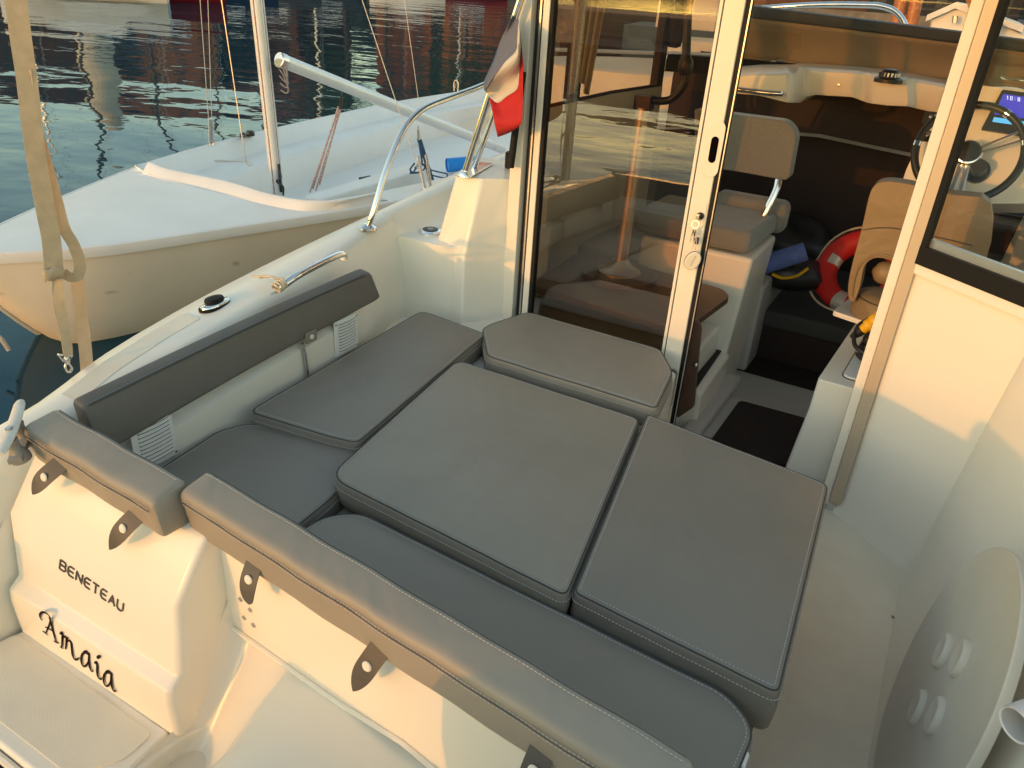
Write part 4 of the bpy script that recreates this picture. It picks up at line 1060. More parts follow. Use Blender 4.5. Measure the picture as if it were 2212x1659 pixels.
# helm console with wheel and screen
def helm():
    Y = 4.05
    def H(x, y, off=0):             # tilted console face
        n = V(0, -.93, .37); return PLN(x, y, B(2085, 345, Y), n)+n*off
    hn = V(0, -.93, .37)
    out = [H(2076, 177), H(2240, 200), H(2260, 440), H(1935, 440), H(1958, 362), H(2000, 285), H(2038, 212), H(2056, 184)]
    s = N(); P = round_poly(out, [.03, .01, .01, .01, .05, .1, .05, .03], 5)
    loft(s, [[p for p in P], [p-hn*.03 for p in P], [p+V(.02, .30, -.10) for p in P]]); con = link('helm_console', s, GEL, boat, bevel=.014, angle=30)
    def plate(name, pts, m, r=.01, th=.006, parent=con):
        s = N(); L = round_poly([H(*p, .0005) for p in pts], r, 4); loft(s, [L, [p+hn*th for p in L]]); return link(name, s, m, parent, bevel=.0015)
    plate('instrument_slot', [(2054, 182), (2076, 186), (2060, 238), (2036, 234)], RUBBER, .02)
    for q in ([(1999, 240), (2052, 246), (2046, 272), (1990, 267)], [(1992, 281), (2040, 287), (2034, 310), (1984, 305)]):
        sp = plate('switch_panel', q, BLACK, .006)
        for k, (fx, col) in enumerate(((.28, STEEL), (.72, mat('orange_switch_lamp', (.6, .1, .05), .4)))):
            a = Vector(H(*q[0])).lerp(H(*q[1]), fx); e = Vector(H(*q[3])).lerp(H(*q[2]), fx); p = a.lerp(e, .4)
            s = N(); lathe(s, [(.008, .006), (.008, .010), (0, .011)], p, hn, 12); link('switch_button', s, col, con)
    scn = plate('chart_plotter', [(2164, 196), (2250, 208), (2235, 300), (2118, 282)], BLACK, .008, .02)
    em = bpy.data.materials.new('lit_blue_screen'); em.use_nodes = True; bb = em.node_tree.nodes['Principled BSDF']
    bb.inputs['Base Color'].default_value = (.03, .03, .2, 1); bb.inputs['Emission Color'].default_value = (.035, .03, .30, 1); bb.inputs['Emission Strength'].default_value = .5; bb.inputs['Roughness'].default_value = .15
    em2 = em.copy(); em2.name = 'lit_cyan_screen'; em2.node_tree.nodes['Principled BSDF'].inputs['Emission Color'].default_value = (.08, .36, .55, 1)
    em3 = em.copy(); em3.name = 'lit_white_digits'; em3.node_tree.nodes['Principled BSDF'].inputs['Emission Color'].default_value = (.6, .6, .75, 1)
    s = N(); L = [H(2166, 206, .022), H(2245, 218, .022), H(2230, 262, .022), H(2146, 250, .022)]; loft(s, [L, [p+hn*.0008 for p in L]]); link('display', s, em, con)
    s = N(); L = [H(2146, 256, .022), H(2230, 268, .022), H(2226, 278, .022), H(2142, 266, .022)]; loft(s, [L, [p+hn*.0008 for p in L]]); link('display_bar', s, em2, con)
    s = N()
    G = {'1': [[(.5, 0), (.5, 1), (.2, .8)]], '0': [[(.2, 0), (.8, 0), (.8, 1), (.2, 1), (.2, 0)]], ':': [[(.4, .2), (.5, .3)], [(.4, .7), (.5, .8)]], '8': [[(.2, 0), (.8, 0), (.8, 1), (.2, 1), (.2, 0)], [(.2, .5), (.8, .5)]]}
    for i, chh in enumerate('10:8'):
        for stt in G[chh]:
            ribbon(s, [H(2172+i*8+6*u, 218+i*1.2-8*v+u, .0232) for u, v in stt], .0014, hn, .0006)
    link('display_text', s, em3, con)
    # steering wheel
    c = H(2086, 345, .13); wn = V(0, -.90, .43).normalized(); u = V(1, 0, 0); w = wn.cross(u).normalized(); R = .205
    if w.z < 0: w = -w
    def rim(a): return c+u*(R*math.cos(a))+w*(R*math.sin(a))
    s = N(); k = 64; tube(s, [rim(2*PI*i/k) for i in range(k)], .0165, 12, True); wh = link('steering_wheel', s, BLACK, boat)
    s = N()
    for a in (20, 62, 140, 178, 242, 298):
        a = math.radians(a); tube(s, [rim(a-.05), rim(a), rim(a+.05)], .0172, 12)
    link('wheel_band', s, CHROME, wh)
    s = N()
    for a in (30, 155, 270):
        a = math.radians(a)
        for o in (-.10, .10):
            p1 = c+u*(.045*math.cos(a+o*2.5))+w*(.045*math.sin(a+o*2.5))-wn*.02; p2 = rim(a+o)*.97+c*.03
            tube(s, [p1, p1.lerp(p2, .5), p2], [.014, .010, .013], 8, flat=.45)
    link('wheel_spoke', s, ALU, wh)
    s = N(); lathe(s, [(.056, -.03), (.056, .0), (.050, .012), (.045, .014)], c, wn, 28); link('wheel_hub', s, CHROME, wh)
    s = N(); lathe(s, [(.045, .010), (.043, .018), (0, .022)], c, wn, 24); link('hub_cap', s, BLACK, wh)
    s = N(); lathe(s, [(.05, 0), (.05, .03), (.035, .04), (.03, .12)], H(2110, 372), hn, 20); link('wheel_boss', s, BLACK, con)
    s = N(); c2 = B(2190, 171, Y+.1); tube(s, [c2+V(.05*math.cos(i*PI/8), .03*math.sin(i*PI/8), 0) for i in range(16)], .004, 6, True); link('cup_holder', s, CHROME, con)
helm()
# lifebuoy and gear on the berth
def lifebuoy():
    c = B(1862, 588, 4.30); nx = V(-.25, -.72, .62).normalized(); u = nx.orthogonal().normalized(); w = nx.cross(u)
    t = thing('lifebuoy', 'red lifebuoy with silver bands leaning on the cabin berth', 'lifebuoy', tuple(c))
    R, r = .185, .062
    def pt(a, rr=R): return c+u*(rr*math.cos(a))+w*(rr*math.sin(a))
    s = N(); tube(s, [pt(2*PI*i/48) for i in range(48)], r, 16, True, flat=.8); link('ring', s, RED, t)
    s = N()
    for k in range(4):
        a = k*PI/2+.5; s = N()
        tube(s, [pt(a-.16), pt(a-.08), pt(a), pt(a+.08), pt(a+.16)], r*1.03, 16, flat=.8); link('reflective_band', s, REFL, t)
    s = N(); P = []
    for i in range(48):
        a = 2*PI*i/48; k = abs(math.sin(2*(a-.5))); P.append(c+(u*math.cos(a)+w*math.sin(a))*(R+r*1.0+.022*k)+nx*.01)
    tube(s, P, .006, 6, True); link('grab_line', s, ROPEW, t)
lifebuoy()
def gear():
    a, e = B(1640, 575, 4.05), B(1740, 543, 4.12)
    s = N(); tube(s, [a, a.lerp(e, .5), e], .05, 14); solo('foam_roll', s, BLUEF, 'blue foam roll beside the red lifebuoy in the dim cabin', 'roll', tuple(a))
    c = B(1700, 585, 4.28)
    s = N()
    rings = []
    for i in range(9):
        th = -PI/2+PI*i/8
        rings.append([c+V((.20*math.cos(th)+.01)*math.cos(2*PI*k/20)*(1+.12*math.sin(3*2*PI*k/20+i)), (.14*math.cos(th)+.01)*math.sin(2*PI*k/20), .10*math.sin(th)) for k in range(20)])
    loft(s, rings); bg = solo('kit_bag', s, BLACK, 'black kit bag with yellow trim between the lifebuoy and the seat box', 'bag', tuple(c-V(0, 0, .1)), angle=70)
    s = N(); tube(s, spl([B(1668, 592, 4.1), B(1690, 600, 4.1), B(1720, 596, 4.1), B(1745, 580, 4.1)], 6), .016, 8, flat=.5); link('bag_trim', s, YELL, bg)
    c = B(1690, 520, 4.75); s = N(); rings = []
    for i in range(9):
        th = -PI/2+PI*i/8
        rings.append([c+V((.30*math.cos(th)+.01)*math.cos(2*PI*k/20)*(1+.15*math.sin(2*2*PI*k/20+i)), (.2*math.cos(th)+.01)*math.sin(2*PI*k/20), .15*math.sin(th)*(1+.2*math.sin(2*PI*k/10))) for k in range(20)])
    loft(s, rings); solo('life_jacket', s, BLACK, 'black life jacket heaped at the back of the dark berth', 'life jacket', tuple(c-V(0, 0, .15)), angle=70)
    # curtain
    s = N(); loops = []
    for j in range(13):
        f = j/12; row = []
        for i in range(44):
            q = i/43; wv = .020*math.sin(q*30+.4*f)
            row.append(V(-1.715+.165*q*(1-.42*f), 3.60+wv+.05*q, ZT-.02-.66*f-.03*math.sin(q*9)*f))
        loops.append(row)
    loft(s, loops, closed=False); cu = solo('curtain', s, CURT, 'gathered beige curtain hanging at the port cabin window behind the door glass', 'curtain', (-1.62, 3.1, 1.5), angle=80)
    cu.modifiers.new('s', 'SOLIDIFY').thickness = .002
gear()
# sunbed's folding board under the right-hand cushion
s = N(); prism(s, round_poly([V(-1.15, 1.30, .695), V(-.028, 1.222, .695), V(-.075, 2.06, .695), V(-.62, 2.13, .695), V(-1.22, 2.10, .695)], .02, 3), (0, 0, .030))
o = solo('sunbed_board', s, WOODO, 'orange wooden board carrying the sunbed, its corner peeping out under the right cushion', 'board', (-.6, 1.7, .695), bevel=.003)
s = N(); tube(s, [V(-.55, 1.72, .38), V(-.55, 1.72, .695)], .035, 16); lathe(s, [(.12, 0), (.11, .012), (.04, .03)], V(-.55, 1.72, .38), (0, 0, 1), 24); link('board_leg', s, ALU, o)

# round white plate and pipe on the starboard side
def disc():
    d0 = ray(2030.2, 1477.1).normalized(); sc = 1.215
    c = CAM+d0*1.731*sc; R = .28*sc
    n = V(math.cos(.1592)*math.cos(3.1872), math.cos(.1592)*math.sin(3.1872), math.sin(.1592)).normalized()
    if n.dot(CAM-c) < 0: n = -n
    u = n.orthogonal().normalized(); w = n.cross(u); K = 72
    def ring(r, h): return [c+(u*math.cos(2*PI*k/K)+w*math.sin(2*PI*k/K))*r+n*h for k in range(K)]
    s = N(); loft(s, [ring(R-.008, -.022), ring(R-.001, -.018), ring(R, -.012), ring(R, -.002), ring(R-.0015, .001), ring(R-.004, .002), ring(R-.006, .001), ring(R-.01, 0), ring(R*.5, .001), ring(.004, .001)])
    o = solo('round_plate', s, DISC, 'white round plastic plate with four oval finger cups leaning against the starboard side', 'plate', tuple(c-V(0, 0, R)), angle=50)
    for px, ds in (((2041, 1408), (1, 0)), ((2078, 1424), (1, 0)), ((1985, 1530), (1, 0)), ((2024, 1548), (1, 0))):
        p = PLN(*px, c, n)
        dv = (PLN(px[0]+8, px[1]-18, c, n)-p).normalized(); dw = n.cross(dv)
        def el(a, bb, h): return [p+dv*(a*math.cos(2*PI*k/28))+dw*(bb*math.sin(2*PI*k/28))+n*h for k in range(28)]
        s = N(); loft(s, [el(.046, .038, .000), el(.0455, .0375, .005), el(.042, .035, .012), el(.038, .031, .0145), el(.030, .024, .0125), el(.004, .003, .010)]); link('finger_cup', s, DISC, o, angle=50)
    a = CX(2194, 1566, .335); ax = (ray(2194, 1566).normalized()*.55+V(.30, .05, .42)).normalized()
    s = N(); loft_r = [(.0275, 0), (.030, 0), (.030, .30), (.0275, .30)]
    lathe(s, [(.026, .30), (.026, 0), (.029, -.002), (.030, .002), (.030, .30)], a, ax, 28)
    o = solo('plastic_pipe', s, GREYP, 'grey plastic pipe with dark open mouth set into the side beyond the white round plate', 'pipe', tuple(a))
    s = N(); lathe(s, [(.0255, .05), (0, .05)], a, ax, 20); link('pipe_inside', s, RUBBER, o)
    s = N(); tube(s, [a+V(.04, -.12, -.16), a+V(.30, .2, -.15)], .05, 16); solo('rolled_fender', s, SNAP, 'cream fender lying under the grey pipe at the starboard edge', 'fender', tuple(a+V(.1, 0, -.2)))
disc()
# ================================================================ the open sailing dinghy alongside
def interp(T, y):
    if y <= T[0][0]: return T[0][1]
    for a, b in zip(T[:-1], T[1:]):
        if a[0] <= y <= b[0]:
            t = (y-a[0])/(b[0]-a[0]); return a[1]+(b[1]-a[1])*t
    return T[-1][1]
def smooth_table(P, n=8):
    S = spl([V(x, y, 0) for x, y in P], n); return [(p.y, p.x) for p in S]
def dinghy():
    ZS = .62
    t = thing('sailing_dinghy', 'white open sailing boat with bare mast and lowered boom moored alongside', 'sailboat', (-4.6, 5.0, 0))
    tip = A(-120, 543, ZS)
    nearP = [tip]+[A(x, y, ZS) for x, y in ((-60, 549), (0, 548), (200, 535), (450, 500), (700, 462), (860, 435))]+[V(-3.22, 5.4, 0), V(-3.10, 6.9, 0), V(-3.20, 8.6, 0), V(-3.45, 10.4, 0)]
    farP = [tip]+[A(x, y, ZS) for x, y in ((-60, 515), (0, 486), (130, 427), (310, 355), (450, 313), (573, 282), (737, 245), (862, 219), (1045, 191))]
    farP += [farP[-1]+V(.05, .6, 0)]
    NT = smooth_table([(p.x, p.y) for p in nearP]); FT = smooth_table([(p.x, p.y) for p in farP])
    y0 = tip.y; y1 = 10.3
    def xn(y): return interp(NT, y)
    def xf(y): return interp(FT, y)
    def zb(y): return interp([(y0, .60), (y0+.05, .50), (y0+.13, .36), (y0+.22, .20), (y0+.34, .04), (y0+.48, -.10), (3.2, -.2), (5, -.25), (8, -.16), (10.3, -.04)], y)
    ys = [y0+.004, y0+.03, y0+.06, y0+.10, y0+.15, y0+.21, y0+.28, y0+.36, y0+.45, y0+.6, y0+.8, y0+1.05, y0+1.35, y0+1.7]+[y0+1.7+(y1-y0-1.7)*i/18 for i in range(1, 19)]
    # outer shell
    loops = []
    for y in ys:
        a, b = xf(y), xn(y); c = (a+b)/2; z0 = zb(y); L = []
        K = 10
        for k in range(-K, K+1):
            s = abs(k)/K; xs = a if k < 0 else b
            L.append(V(c+(xs-c)*s**.40, y, z0+(ZS-.035-z0)*(s**1.6)))
        loops.append(L)
    bm = N(); loft(bm, loops, closed=False); link('hull', bm, HULLT, t, angle=60)
    bm = N(); loft(bm, [[V(p.x, p.y-.004 if i == 0 else p.y, p.z) for p in L] for i, L in enumerate(loops[-1:]+[[V((xf(y1)+xn(y1))/2, y1, .3)]*21])], closed=False); link('transom', bm, HULLT, t)
    # white sheer strip
    for nm, f in (('rub_strip', xn), ('rub_strip', xf)):
        sgn = 1 if f is xn else -1
        bm = N(); loft(bm, [[V(f(y)+sgn*.010, y, ZS-.055), V(f(y)+sgn*.016, y, ZS-.02), V(f(y)+sgn*.010, y, ZS+.004), V(f(y)-sgn*.012, y, ZS+.010), V(f(y)-sgn*.012, y, ZS-.055)] for y in ys]); link(nm, bm, GELD, t)
    # stem band
    bm = N(); tube(bm, [V(tip.x, y-.004, zb(y)-.003) for y in ys[1:10]], .010, 8); link('stem_band', bm, SNAP, t)
    # coaming line across the foredeck
    top = [(320, 350), (367, 367), (483, 391), (567, 416), (627, 429), (680, 434), (745, 431), (810, 418)]
    botm = [(306, 374), (336, 388), (430, 414), (530, 437), (612, 450), (668, 454), (745, 445), (815, 428)]
    ct = spl([A(x, y, .69) for x, y in top], 6); cb = spl([A(x, y, .635) for x, y in botm], 6)
    # foredeck: from the sheer up to the coaming, cambered
    ycb = sorted([(p.x, p.y) for p in cb])
    def yc(x):
        if x <= ycb[0][0]: return ycb[0][1]+.4*(ycb[0][0]-x)
        for a, b in zip(ycb[:-1], ycb[1:]):
            if a[0] <= x <= b[0] and b[0] > a[0]: return a[1]+(b[1]-a[1])*(x-a[0])/(b[0]-a[0])
        return ycb[-1][1]
    bm = N(); rows = []
    for y in [y0+.005+(5.6-y0)*i/46 for i in range(47)]:
        a, b = xf(y), xn(y); row = []
        for k in range(31):
            s = k/30; x = a+(b-a)*s
            yy = min(y, yc(x)+.02)
            # keep the clamped points inside the outline at their own station
            aa, bb2 = xf(yy), xn(yy); x2 = min(max(x, aa), bb2)
            h = ZS+.006+.045*math.sin(PI*s)**1.0*min(1, (yy-y0)/1.0)*.6
            row.append(V(x2, yy, h))
        rows.append(row)
    loft(bm, rows, closed=False); link('foredeck', bm, GELD, t, angle=60)
    bm = N()
    loft(bm, [[cb[i]+V(0, -.01, -.03), cb[i], ct[i]+V(0, -.012, -.012), ct[i], ct[i]+V(-.0, .018, .0), ct[i]+V(.0, .028, -.015), ct[i]+V(0, .03, -.18)] for i in range(len(ct))], closed=False); link('coaming', bm, GELD, t, angle=60)
    # side tanks, inner walls and floor
    far_e = [A(x, y, .46) for x, y in ((440, 402), (483, 391), (573, 355), (610, 341), (737, 305), (862, 269), (1034, 221), (1120, 200))]
    FE = smooth_table([(p.x, p.y) for p in far_e], 4)
    ys2 = [far_e[0].y+(y1-far_e[0].y)*i/26 for i in range(27)]
    bm = N(); loops = []
    for y in [3.7, 3.9]+ys2:
        xs = xf(y); xe = interp(FE, y)
        if y < ys2[0]: xe = far_e[0].x
        loops.append([V(xs-.0, y, ZS+.006), V(xs+.06, y, ZS+.004), V(xs+.075, y, ZS-.012), V(xs+.13, y, .485), V(xs+.15, y, .478), V(max(xe, xs+.25)-.03, y, .472), V(max(xe, xs+.25), y, .45), V(max(xe, xs+.2)+.02, y, .16)])
    loft(bm, loops, closed=False); link('side_tank', bm, GELD, t, angle=50)
    bm = N(); loops = []
    for y in [3.6+(y1-3.6)*i/26 for i in range(27)]:
        xs = xn(y); w = .42
        loops.append([V(xs, y, ZS+.007), V(xs-.05, y, ZS+.008), V(xs-.09, y, ZS+.0), V(xs-w+.03, y, ZS-.03), V(xs-w, y, ZS-.055), V(xs-w-.02, y, .16)])
    loft(bm, loops, closed=False); link('side_tank', bm, GELD, t, angle=50)
    bm = N(); loft(bm, [[V(interp(FE, y), y, .17) if y > ys2[0] else V(far_e[0].x, y, .17), V(xn(y)-.40, y, .17)] for y in [3.4]+ys2], closed=False); link('cockpit_sole', bm, GELD, t)
    bm = N(); loft(bm, [[p+V(0, .03, -.02), p+V(0, .05, -.5)] for p in ct], closed=False); link('mast_bulkhead', bm, GELD, t)
    # centreboard case
    a, e = A(672, 426, .55), A(925, 364, .50); d = (e-a); d.z = 0; L = d.length; d.normalize(); s = V(d.y, -d.x, 0)
    bm = N(); prism(bm, round_poly([a-s*.07, a+d*L*.95-s*.10, a+d*L+s*.0, a+d*L*.95+s*.11, a+s*.09], [.02, .08, .1, .08, .02], 5), (0, 0, -.36)); link('centreboard_case', bm, GELD, t, bevel=.02)
    # rig
    mb, mt = B(601, 424, 4.5), B(553, -20, 4.5)
    d = (mt-mb).normalized(); mtop = mb+d*6.2
    bm = N(); tube(bm, [mb-d*.25, mb+d*2, mtop], .050, 16); mast = link('mast', bm, mat('silver_spar', (.70, .70, .69), .38, .25, var=.05, vscale=3), t)
    bm = N(); tube(bm, [mb+V(.012, -.052, 0), mb+V(.012, -.052, 0)+d*6], .0045, 6); link('halyard', bm, ROPER, mast)
    bm = N(); tube(bm, [mb+V(.06, -.01, .08), mb+V(.064, -.0, 0)+d*6], .004, 6); link('halyard', bm, ROPED, mast)
    bm = N(); q = mb+V(.062, -.025, .17); tube(bm, [q+V(0, 0, -.12), q+V(0, 0, .10)], .012, 6); tube(bm, spl([q+V(0, 0, .06), q+V(.03, -.02, .0), q+V(-.01, -.03, -.03), q+V(.035, -.01, -.07), q+V(.02, 0, -.14)], 5), .008, 6); link('mast_cleat', bm, BLACK, mast)
    g = B(612, 132, 4.52); be = CX(1085, 322, -4.35)
    bd = (be-g).normalized()
    bm = N(); tube(bm, [g, g.lerp(be, .5), be], .050, 16); boom = link('boom', bm, MATS['silver_spar'], t)
    bm = N(); lathe(bm, [(.052, 0), (.054, .02), (.054, .05), (.03, .055)], g-bd*.04, bd, 16); lathe(bm, [(.03, 0), (.03, .03)], g+V(-.01, -.04, -.01), V(.7, -.7, 0), 14); link('gooseneck', bm, STEEL, boom)
    bm = N()
    for k in range(4): tube(bm, spl([g+V(.02, -.03, .06-.05*k), g+V(.06, -.03, -.03-.05*k), g+V(.03, -.02, -.10-.04*k), g+V(-.01, -.04, -.05-.05*k)], 5), .006, 6)
    link('rope_bundle', bm, ROPED, boom)
    bm = N(); q = B(1070, 318, be.y-.3); lathe(bm, [(.015, -.02), (.015, .02)], CX(1068, 318, -4.33), (1, 0, 0), 10); link('boom_fitting', bm, STEEL, boom)
    # kicking strap tackle
    k0 = g.lerp(be, .30)+V(0, 0, -.05); k0 = PLN(738, 204, V(-4.5, 5.4, 1), V(.85, -.5, 0).normalized())
    def yz(x, y): return PLN(x, y, V(-4.5, 5.0, .8), V(.82, -.57, 0).normalized())
    bm = N()
    for a, b in (((737, 232), (682, 412)), ((733, 232), (669, 416)), ((735, 234), (690, 400)), ((731, 230), (676, 408))): tube(bm, [yz(*a), yz(*b)], .0075, 6)
    link('kicker_tackle', bm, ROPER, t)
    bm = N(); tube(bm, [yz(739, 198), yz(738, 212)], .006, 6); tube(bm, [yz(738, 210), yz(736, 236)], .020, 8, flat=.5); link('kicker_block', bm, BLACK, t)
    # mainsheet
    def ms(x, y): return PLN(x, y, V(-3.95, 5.3, .7), V(.82, -.57, 0).normalized())
    bm = N()
    for a, b in (((906, 300), (930, 400)), ((902, 300), (934, 398)), ((909, 302), (938, 396)), ((904, 302), (912, 350)), ((912, 350), (896, 364))): tube(bm, [ms(*a), ms(*b)], .009, 6)
    tube(bm, spl([ms(896, 352), ms(886, 366), ms(893, 372), ms(902, 356), ms(910, 352), ms(918, 362), ms(906, 372), ms(885, 374)], 6), .008, 6)
    tube(bm, spl([ms(925, 366), ms(950, 372), ms(966, 376), ms(960, 384), ms(930, 378)], 6), .006, 6)
    link('mainsheet', bm, ROPEB, t)
    bm = N(); tube(bm, [ms(903, 272), ms(904, 280)], .006, 6); tube(bm, [ms(904, 280), ms(905, 302)], .022, 8, flat=.45); tube(bm, [ms(898, 362), ms(912, 358)], .022, 8, flat=.6); link('mainsheet_block', bm, STEEL, t)
    bm = N(); tube(bm, spl([A(690, 422, .53), A(740, 404, .53), A(800, 385, .52), A(840, 378, .52), A(885, 370, .52)], 5), .006, 6); tube(bm, spl([A(700, 424, .53), A(760, 402, .53), A(790, 386, .54), A(820, 382, .53)], 5), .005, 6); tube(bm, spl([A(684, 420, .53), A(700, 424, .54), A(706, 430, .53)], 5), .006, 6); link('control_line', bm, ROPED, t)
    bm = N(); tube(bm, [A(778, 386, .54), A(800, 382, .54)], .02, 8, flat=.6); tube(bm, [A(848, 372, .53), A(860, 369, .53)], .018, 8, flat=.6); link('line_cleat', bm, BLACK, t)
    # standing rigging
    def stay(bm, px0, px1, z, r=.0032, over=1.6):
        p = A(*px0, z); q = B(*px1, p.y); tube(bm, [p, p+(q-p)*over], r, 6)
    bm = N(); stay(bm, (454, 306), (432, -4), .63); stay(bm, (459, 306), (449, -4), .63); link('shroud', bm, WIRE, t)
    bm = N(); p = A(917, 398, .63); stay(bm, (917, 404), (781, -4), .63); link('shroud', bm, WIRE, t)
    bm = N(); stay(bm, (906, 230), (873, -4), .64); link('shroud', bm, WIRE, t)
    bm = N(); P = [A(466, 350, .67), A(500, 349, .665), A(532, 349, .665), A(545, 352, .67), A(541, 358, .675), A(533, 354, .69), B(522, 290, A(533, 354, .69).y), B(478, -4, A(533, 354, .69).y)]
    tube(bm, P, .004, 6); tube(bm, [A(466, 350, .67), A(463, 347, .67), A(480, 346, .67), A(500, 349, .665)], .0035, 6); link('forestay', bm, WIRE, t)
    def turn(name, px, h, up):
        bm = N(); p = A(*px, .625); q = B(*up, p.y)
        dd = (q-p).normalized(); tube(bm, [p, p+dd*.03, p+dd*h], .015, 6, flat=.6); lathe(bm, [(.014, 0), (.010, .02)], p, (0, 0, 1), 8); link(name, bm, STEEL, t)
    turn('shroud_adjuster', (454, 312), .22, (453, 260)); turn('shroud_adjuster', (461, 312), .22, (458, 260))
    turn('shroud_adjuster', (919, 412), .26, (909, 365)); turn('shroud_adjuster', (931, 410), .26, (926, 372))
    bm = N(); obox(bm, A(925, 412, .632), (.05, .03, 0), (-.012, .02, 0), (0, 0, .003)); link('chain_plate', bm, STEEL, t)
    bm = N(); p = A(532, 294, .635); lathe(bm, [(.04, 0), (.04, .03), (.03, .045), (0, .05)], A(541, 293, .63), (0, 0, 1), 14); tube(bm, spl([A(520, 293, .63), A(521, 290, .68), A(527, 289, .68), A(529, 294, .63)], 5), .012, 8); link('deck_block', bm, BLACK, t)
    bm = N(); p = A(985, 196, .63); tube(bm, spl([p+V(-.03, 0, -.01), p+V(-.035, 0, .10), p+V(0, 0, .14), p+V(.035, 0, .10), p+V(.03, 0, -.01)], 5), .008, 6); link('rail_eye', bm, WIRE, t)
dinghy()
def blue_tube():
    a = A(966, 357, .26); ax = V(.62, .72, .06).normalized(); r = .075
    s = N(); lathe(s, [(r*.93, .01), (r*.95, -.002), (r, 0), (r, .34), (r*.93, .34), (r*.93, .01)], a, ax, 32)
    solo('plastic_tube', s, BLUEP, 'bright blue open plastic tube lying in the stern of the sailing boat', 'tube', tuple(a))
blue_tube()

# ================================================================ webbing strap hanging outside the port quarter
def strap():
    X = -2.03
    def S(x, y, dx=0): return CX(x, y, X+dx)
    t = thing('lifting_strap', 'long cream webbing strap knotted on itself with a metal swivel hook at its end', 'strap', tuple(S(150, 780)))
    view = (CAM-S(100, 400)).normalized()
    def band(name, pts, w, twist=None):
        P = spl([S(*p) for p in pts], 8); bm = N(); n = len(P); loops = []
        for i in range(n):
            tt = (P[min(i+1, n-1)]-P[max(i-1, 0)]).normalized()
            nn = (view-tt*view.dot(tt)).normalized()
            if twist: nn = Matrix.Rotation(twist[0]+(twist[1]-twist[0])*i/(n-1), 3, tt) @ nn
            s = tt.cross(nn); ww = (w if not isinstance(w, list) else w[0]+(w[1]-w[0])*i/(n-1))/2
            loops.append([P[i]-s*ww+nn*.001, P[i]+s*ww+nn*.001, P[i]+s*ww-nn*.001, P[i]-s*ww-nn*.001])
        loft(bm, loops); return link(name, bm, WEB, t, angle=60)
    top = S(34, 0)+(S(34, 0)-S(55, 160))*1.6
    band('webbing', [(-25, -420, .0), (34, 0), (46, 90), (57, 165), (68, 260), (80, 350), (98, 450), (111, 520), (117, 592)], .046, (.15, -.25))
    band('webbing', [(54, 150, -.004), (62, 205, -.006), (75, 265, -.006), (97, 345, -.006), (121, 430, -.006), (138, 492, -.006), (158, 527, -.006), (171, 562, -.006), (172, 585, -.006), (163, 598, -.006), (148, 597, -.006), (134, 586, -.006)], [.030, .030], (.5, -.5))
    band('webbing', [(123, 600, .003), (127, 647, .003), (137, 694, .003), (145, 745, .003), (148, 768, .003)], .027, (.3, -.6))
    band('webbing', [(120, 600, -.004), (124, 650, -.004), (139, 715, -.004), (147, 768, -.004)], .024, (-.7, .4))
    band('webbing', [(165, 590, -.012), (171, 640, -.012), (177, 694, -.012), (184, 750, -.012), (188, 800, -.012)], .034, (.2, -.2))
    # knot wrap
    bm = N(); c = S(116, 590)
    P = [c+V(.0, .030*math.cos(a*PI/9), .004*math.sin(a*2))+view*(.014*math.sin(a*PI/9)) for a in range(18)]
    L = []
    for p in P: L.append([p+V(0, 0, .016), p+V(0, 0, -.016)])
    L.append(L[0]); loft(bm, L, closed=False); k = link('strap_knot', bm, WEB, t, angle=60); k.modifiers.new('s', 'SOLIDIFY').thickness = .003
    # ring and swivel hook
    bm = N(); tube(bm, [S(125, 766), S(156, 769), S(150, 780), S(136, 780), S(125, 766)], .0032, 8); link('strap_ring', bm, STEEL, t)
    bm = N(); q = S(144, 776); lathe(bm, [(.004, .01), (.008, .004), (.008, -.008), (.006, -.014)], q, (0, 0, 1), 12)
    tube(bm, spl([S(144, 782), S(141, 792), S(144, 802), S(151, 803), S(155, 796), S(150, 788), S(146, 783)], 6), .0036, 8); link('snap_hook', bm, STEEL, t)
    # davit holding the strap, above and behind the viewer's left
    dv = thing('davit', 'steel davit arm above the stern that the webbing strap hangs from', 'davit', (-3.4, -1.8, 0))
    hang = S(-25, -420)
    bm = N(); tube(bm, spl([V(-3.4, -1.8, -1), V(-3.4, -1.8, 2.6), V(-3.2, -1.2, 3.5), V(-2.6, .2, hang.z+.35), hang+V(0, 0, .25), hang+V(0, .1, .10)], 8), .05, 12); link('davit_arm', bm, STEEL, dv)
strap()
s = N(); p = A(-6, 742, .15); tube(s, spl([p+V(-.05, 0, .02), p+V(0, .02, .03), p+V(.02, .04, -.05)], 4), .012, 8); solo('mooring_line_end', s, ROPEW, 'short end of pale mooring rope at the very left edge above the dark water', 'rope', tuple(p))

# ================================================================ outboard engine at the stern, below the frame
def outboard():
    c = V(-.62, .12, 0)
    t = thing('outboard_motor', 'white outboard motor tilted up on the transom behind the cockpit', 'outboard', tuple(c))
    s = N(); loops = []
    for z, rx, ry, dy in ((.62, .15, .22, 0), (.70, .19, .27, 0), (.85, .215, .30, .0), (1.0, .215, .29, .0), (1.08, .19, .25, -.02), (1.13, .13, .17, -.03), (1.15, .02, .03, -.03)):
        loops.append([c+V(rx*math.copysign(abs(math.cos(2*PI*k/28))**.8, math.cos(2*PI*k/28)), dy-.25+ry*math.copysign(abs(math.sin(2*PI*k/28))**.8, math.sin(2*PI*k/28)), z) for k in range(28)])
    loft(s, loops); link('cowling', s, GEL, t, angle=60)
    s = N(); box(s, c.x-.09, c.x+.09, c.y-.40, c.y-.08, -.3, .63); link('leg_housing', s, GEL, t, bevel=.04)
    s = N(); box(s, c.x-.12, c.x+.12, c.y-.12, c.y+.12, .42, .66); link('clamp_bracket', s, BLACK, t, bevel=.02)
outboard()
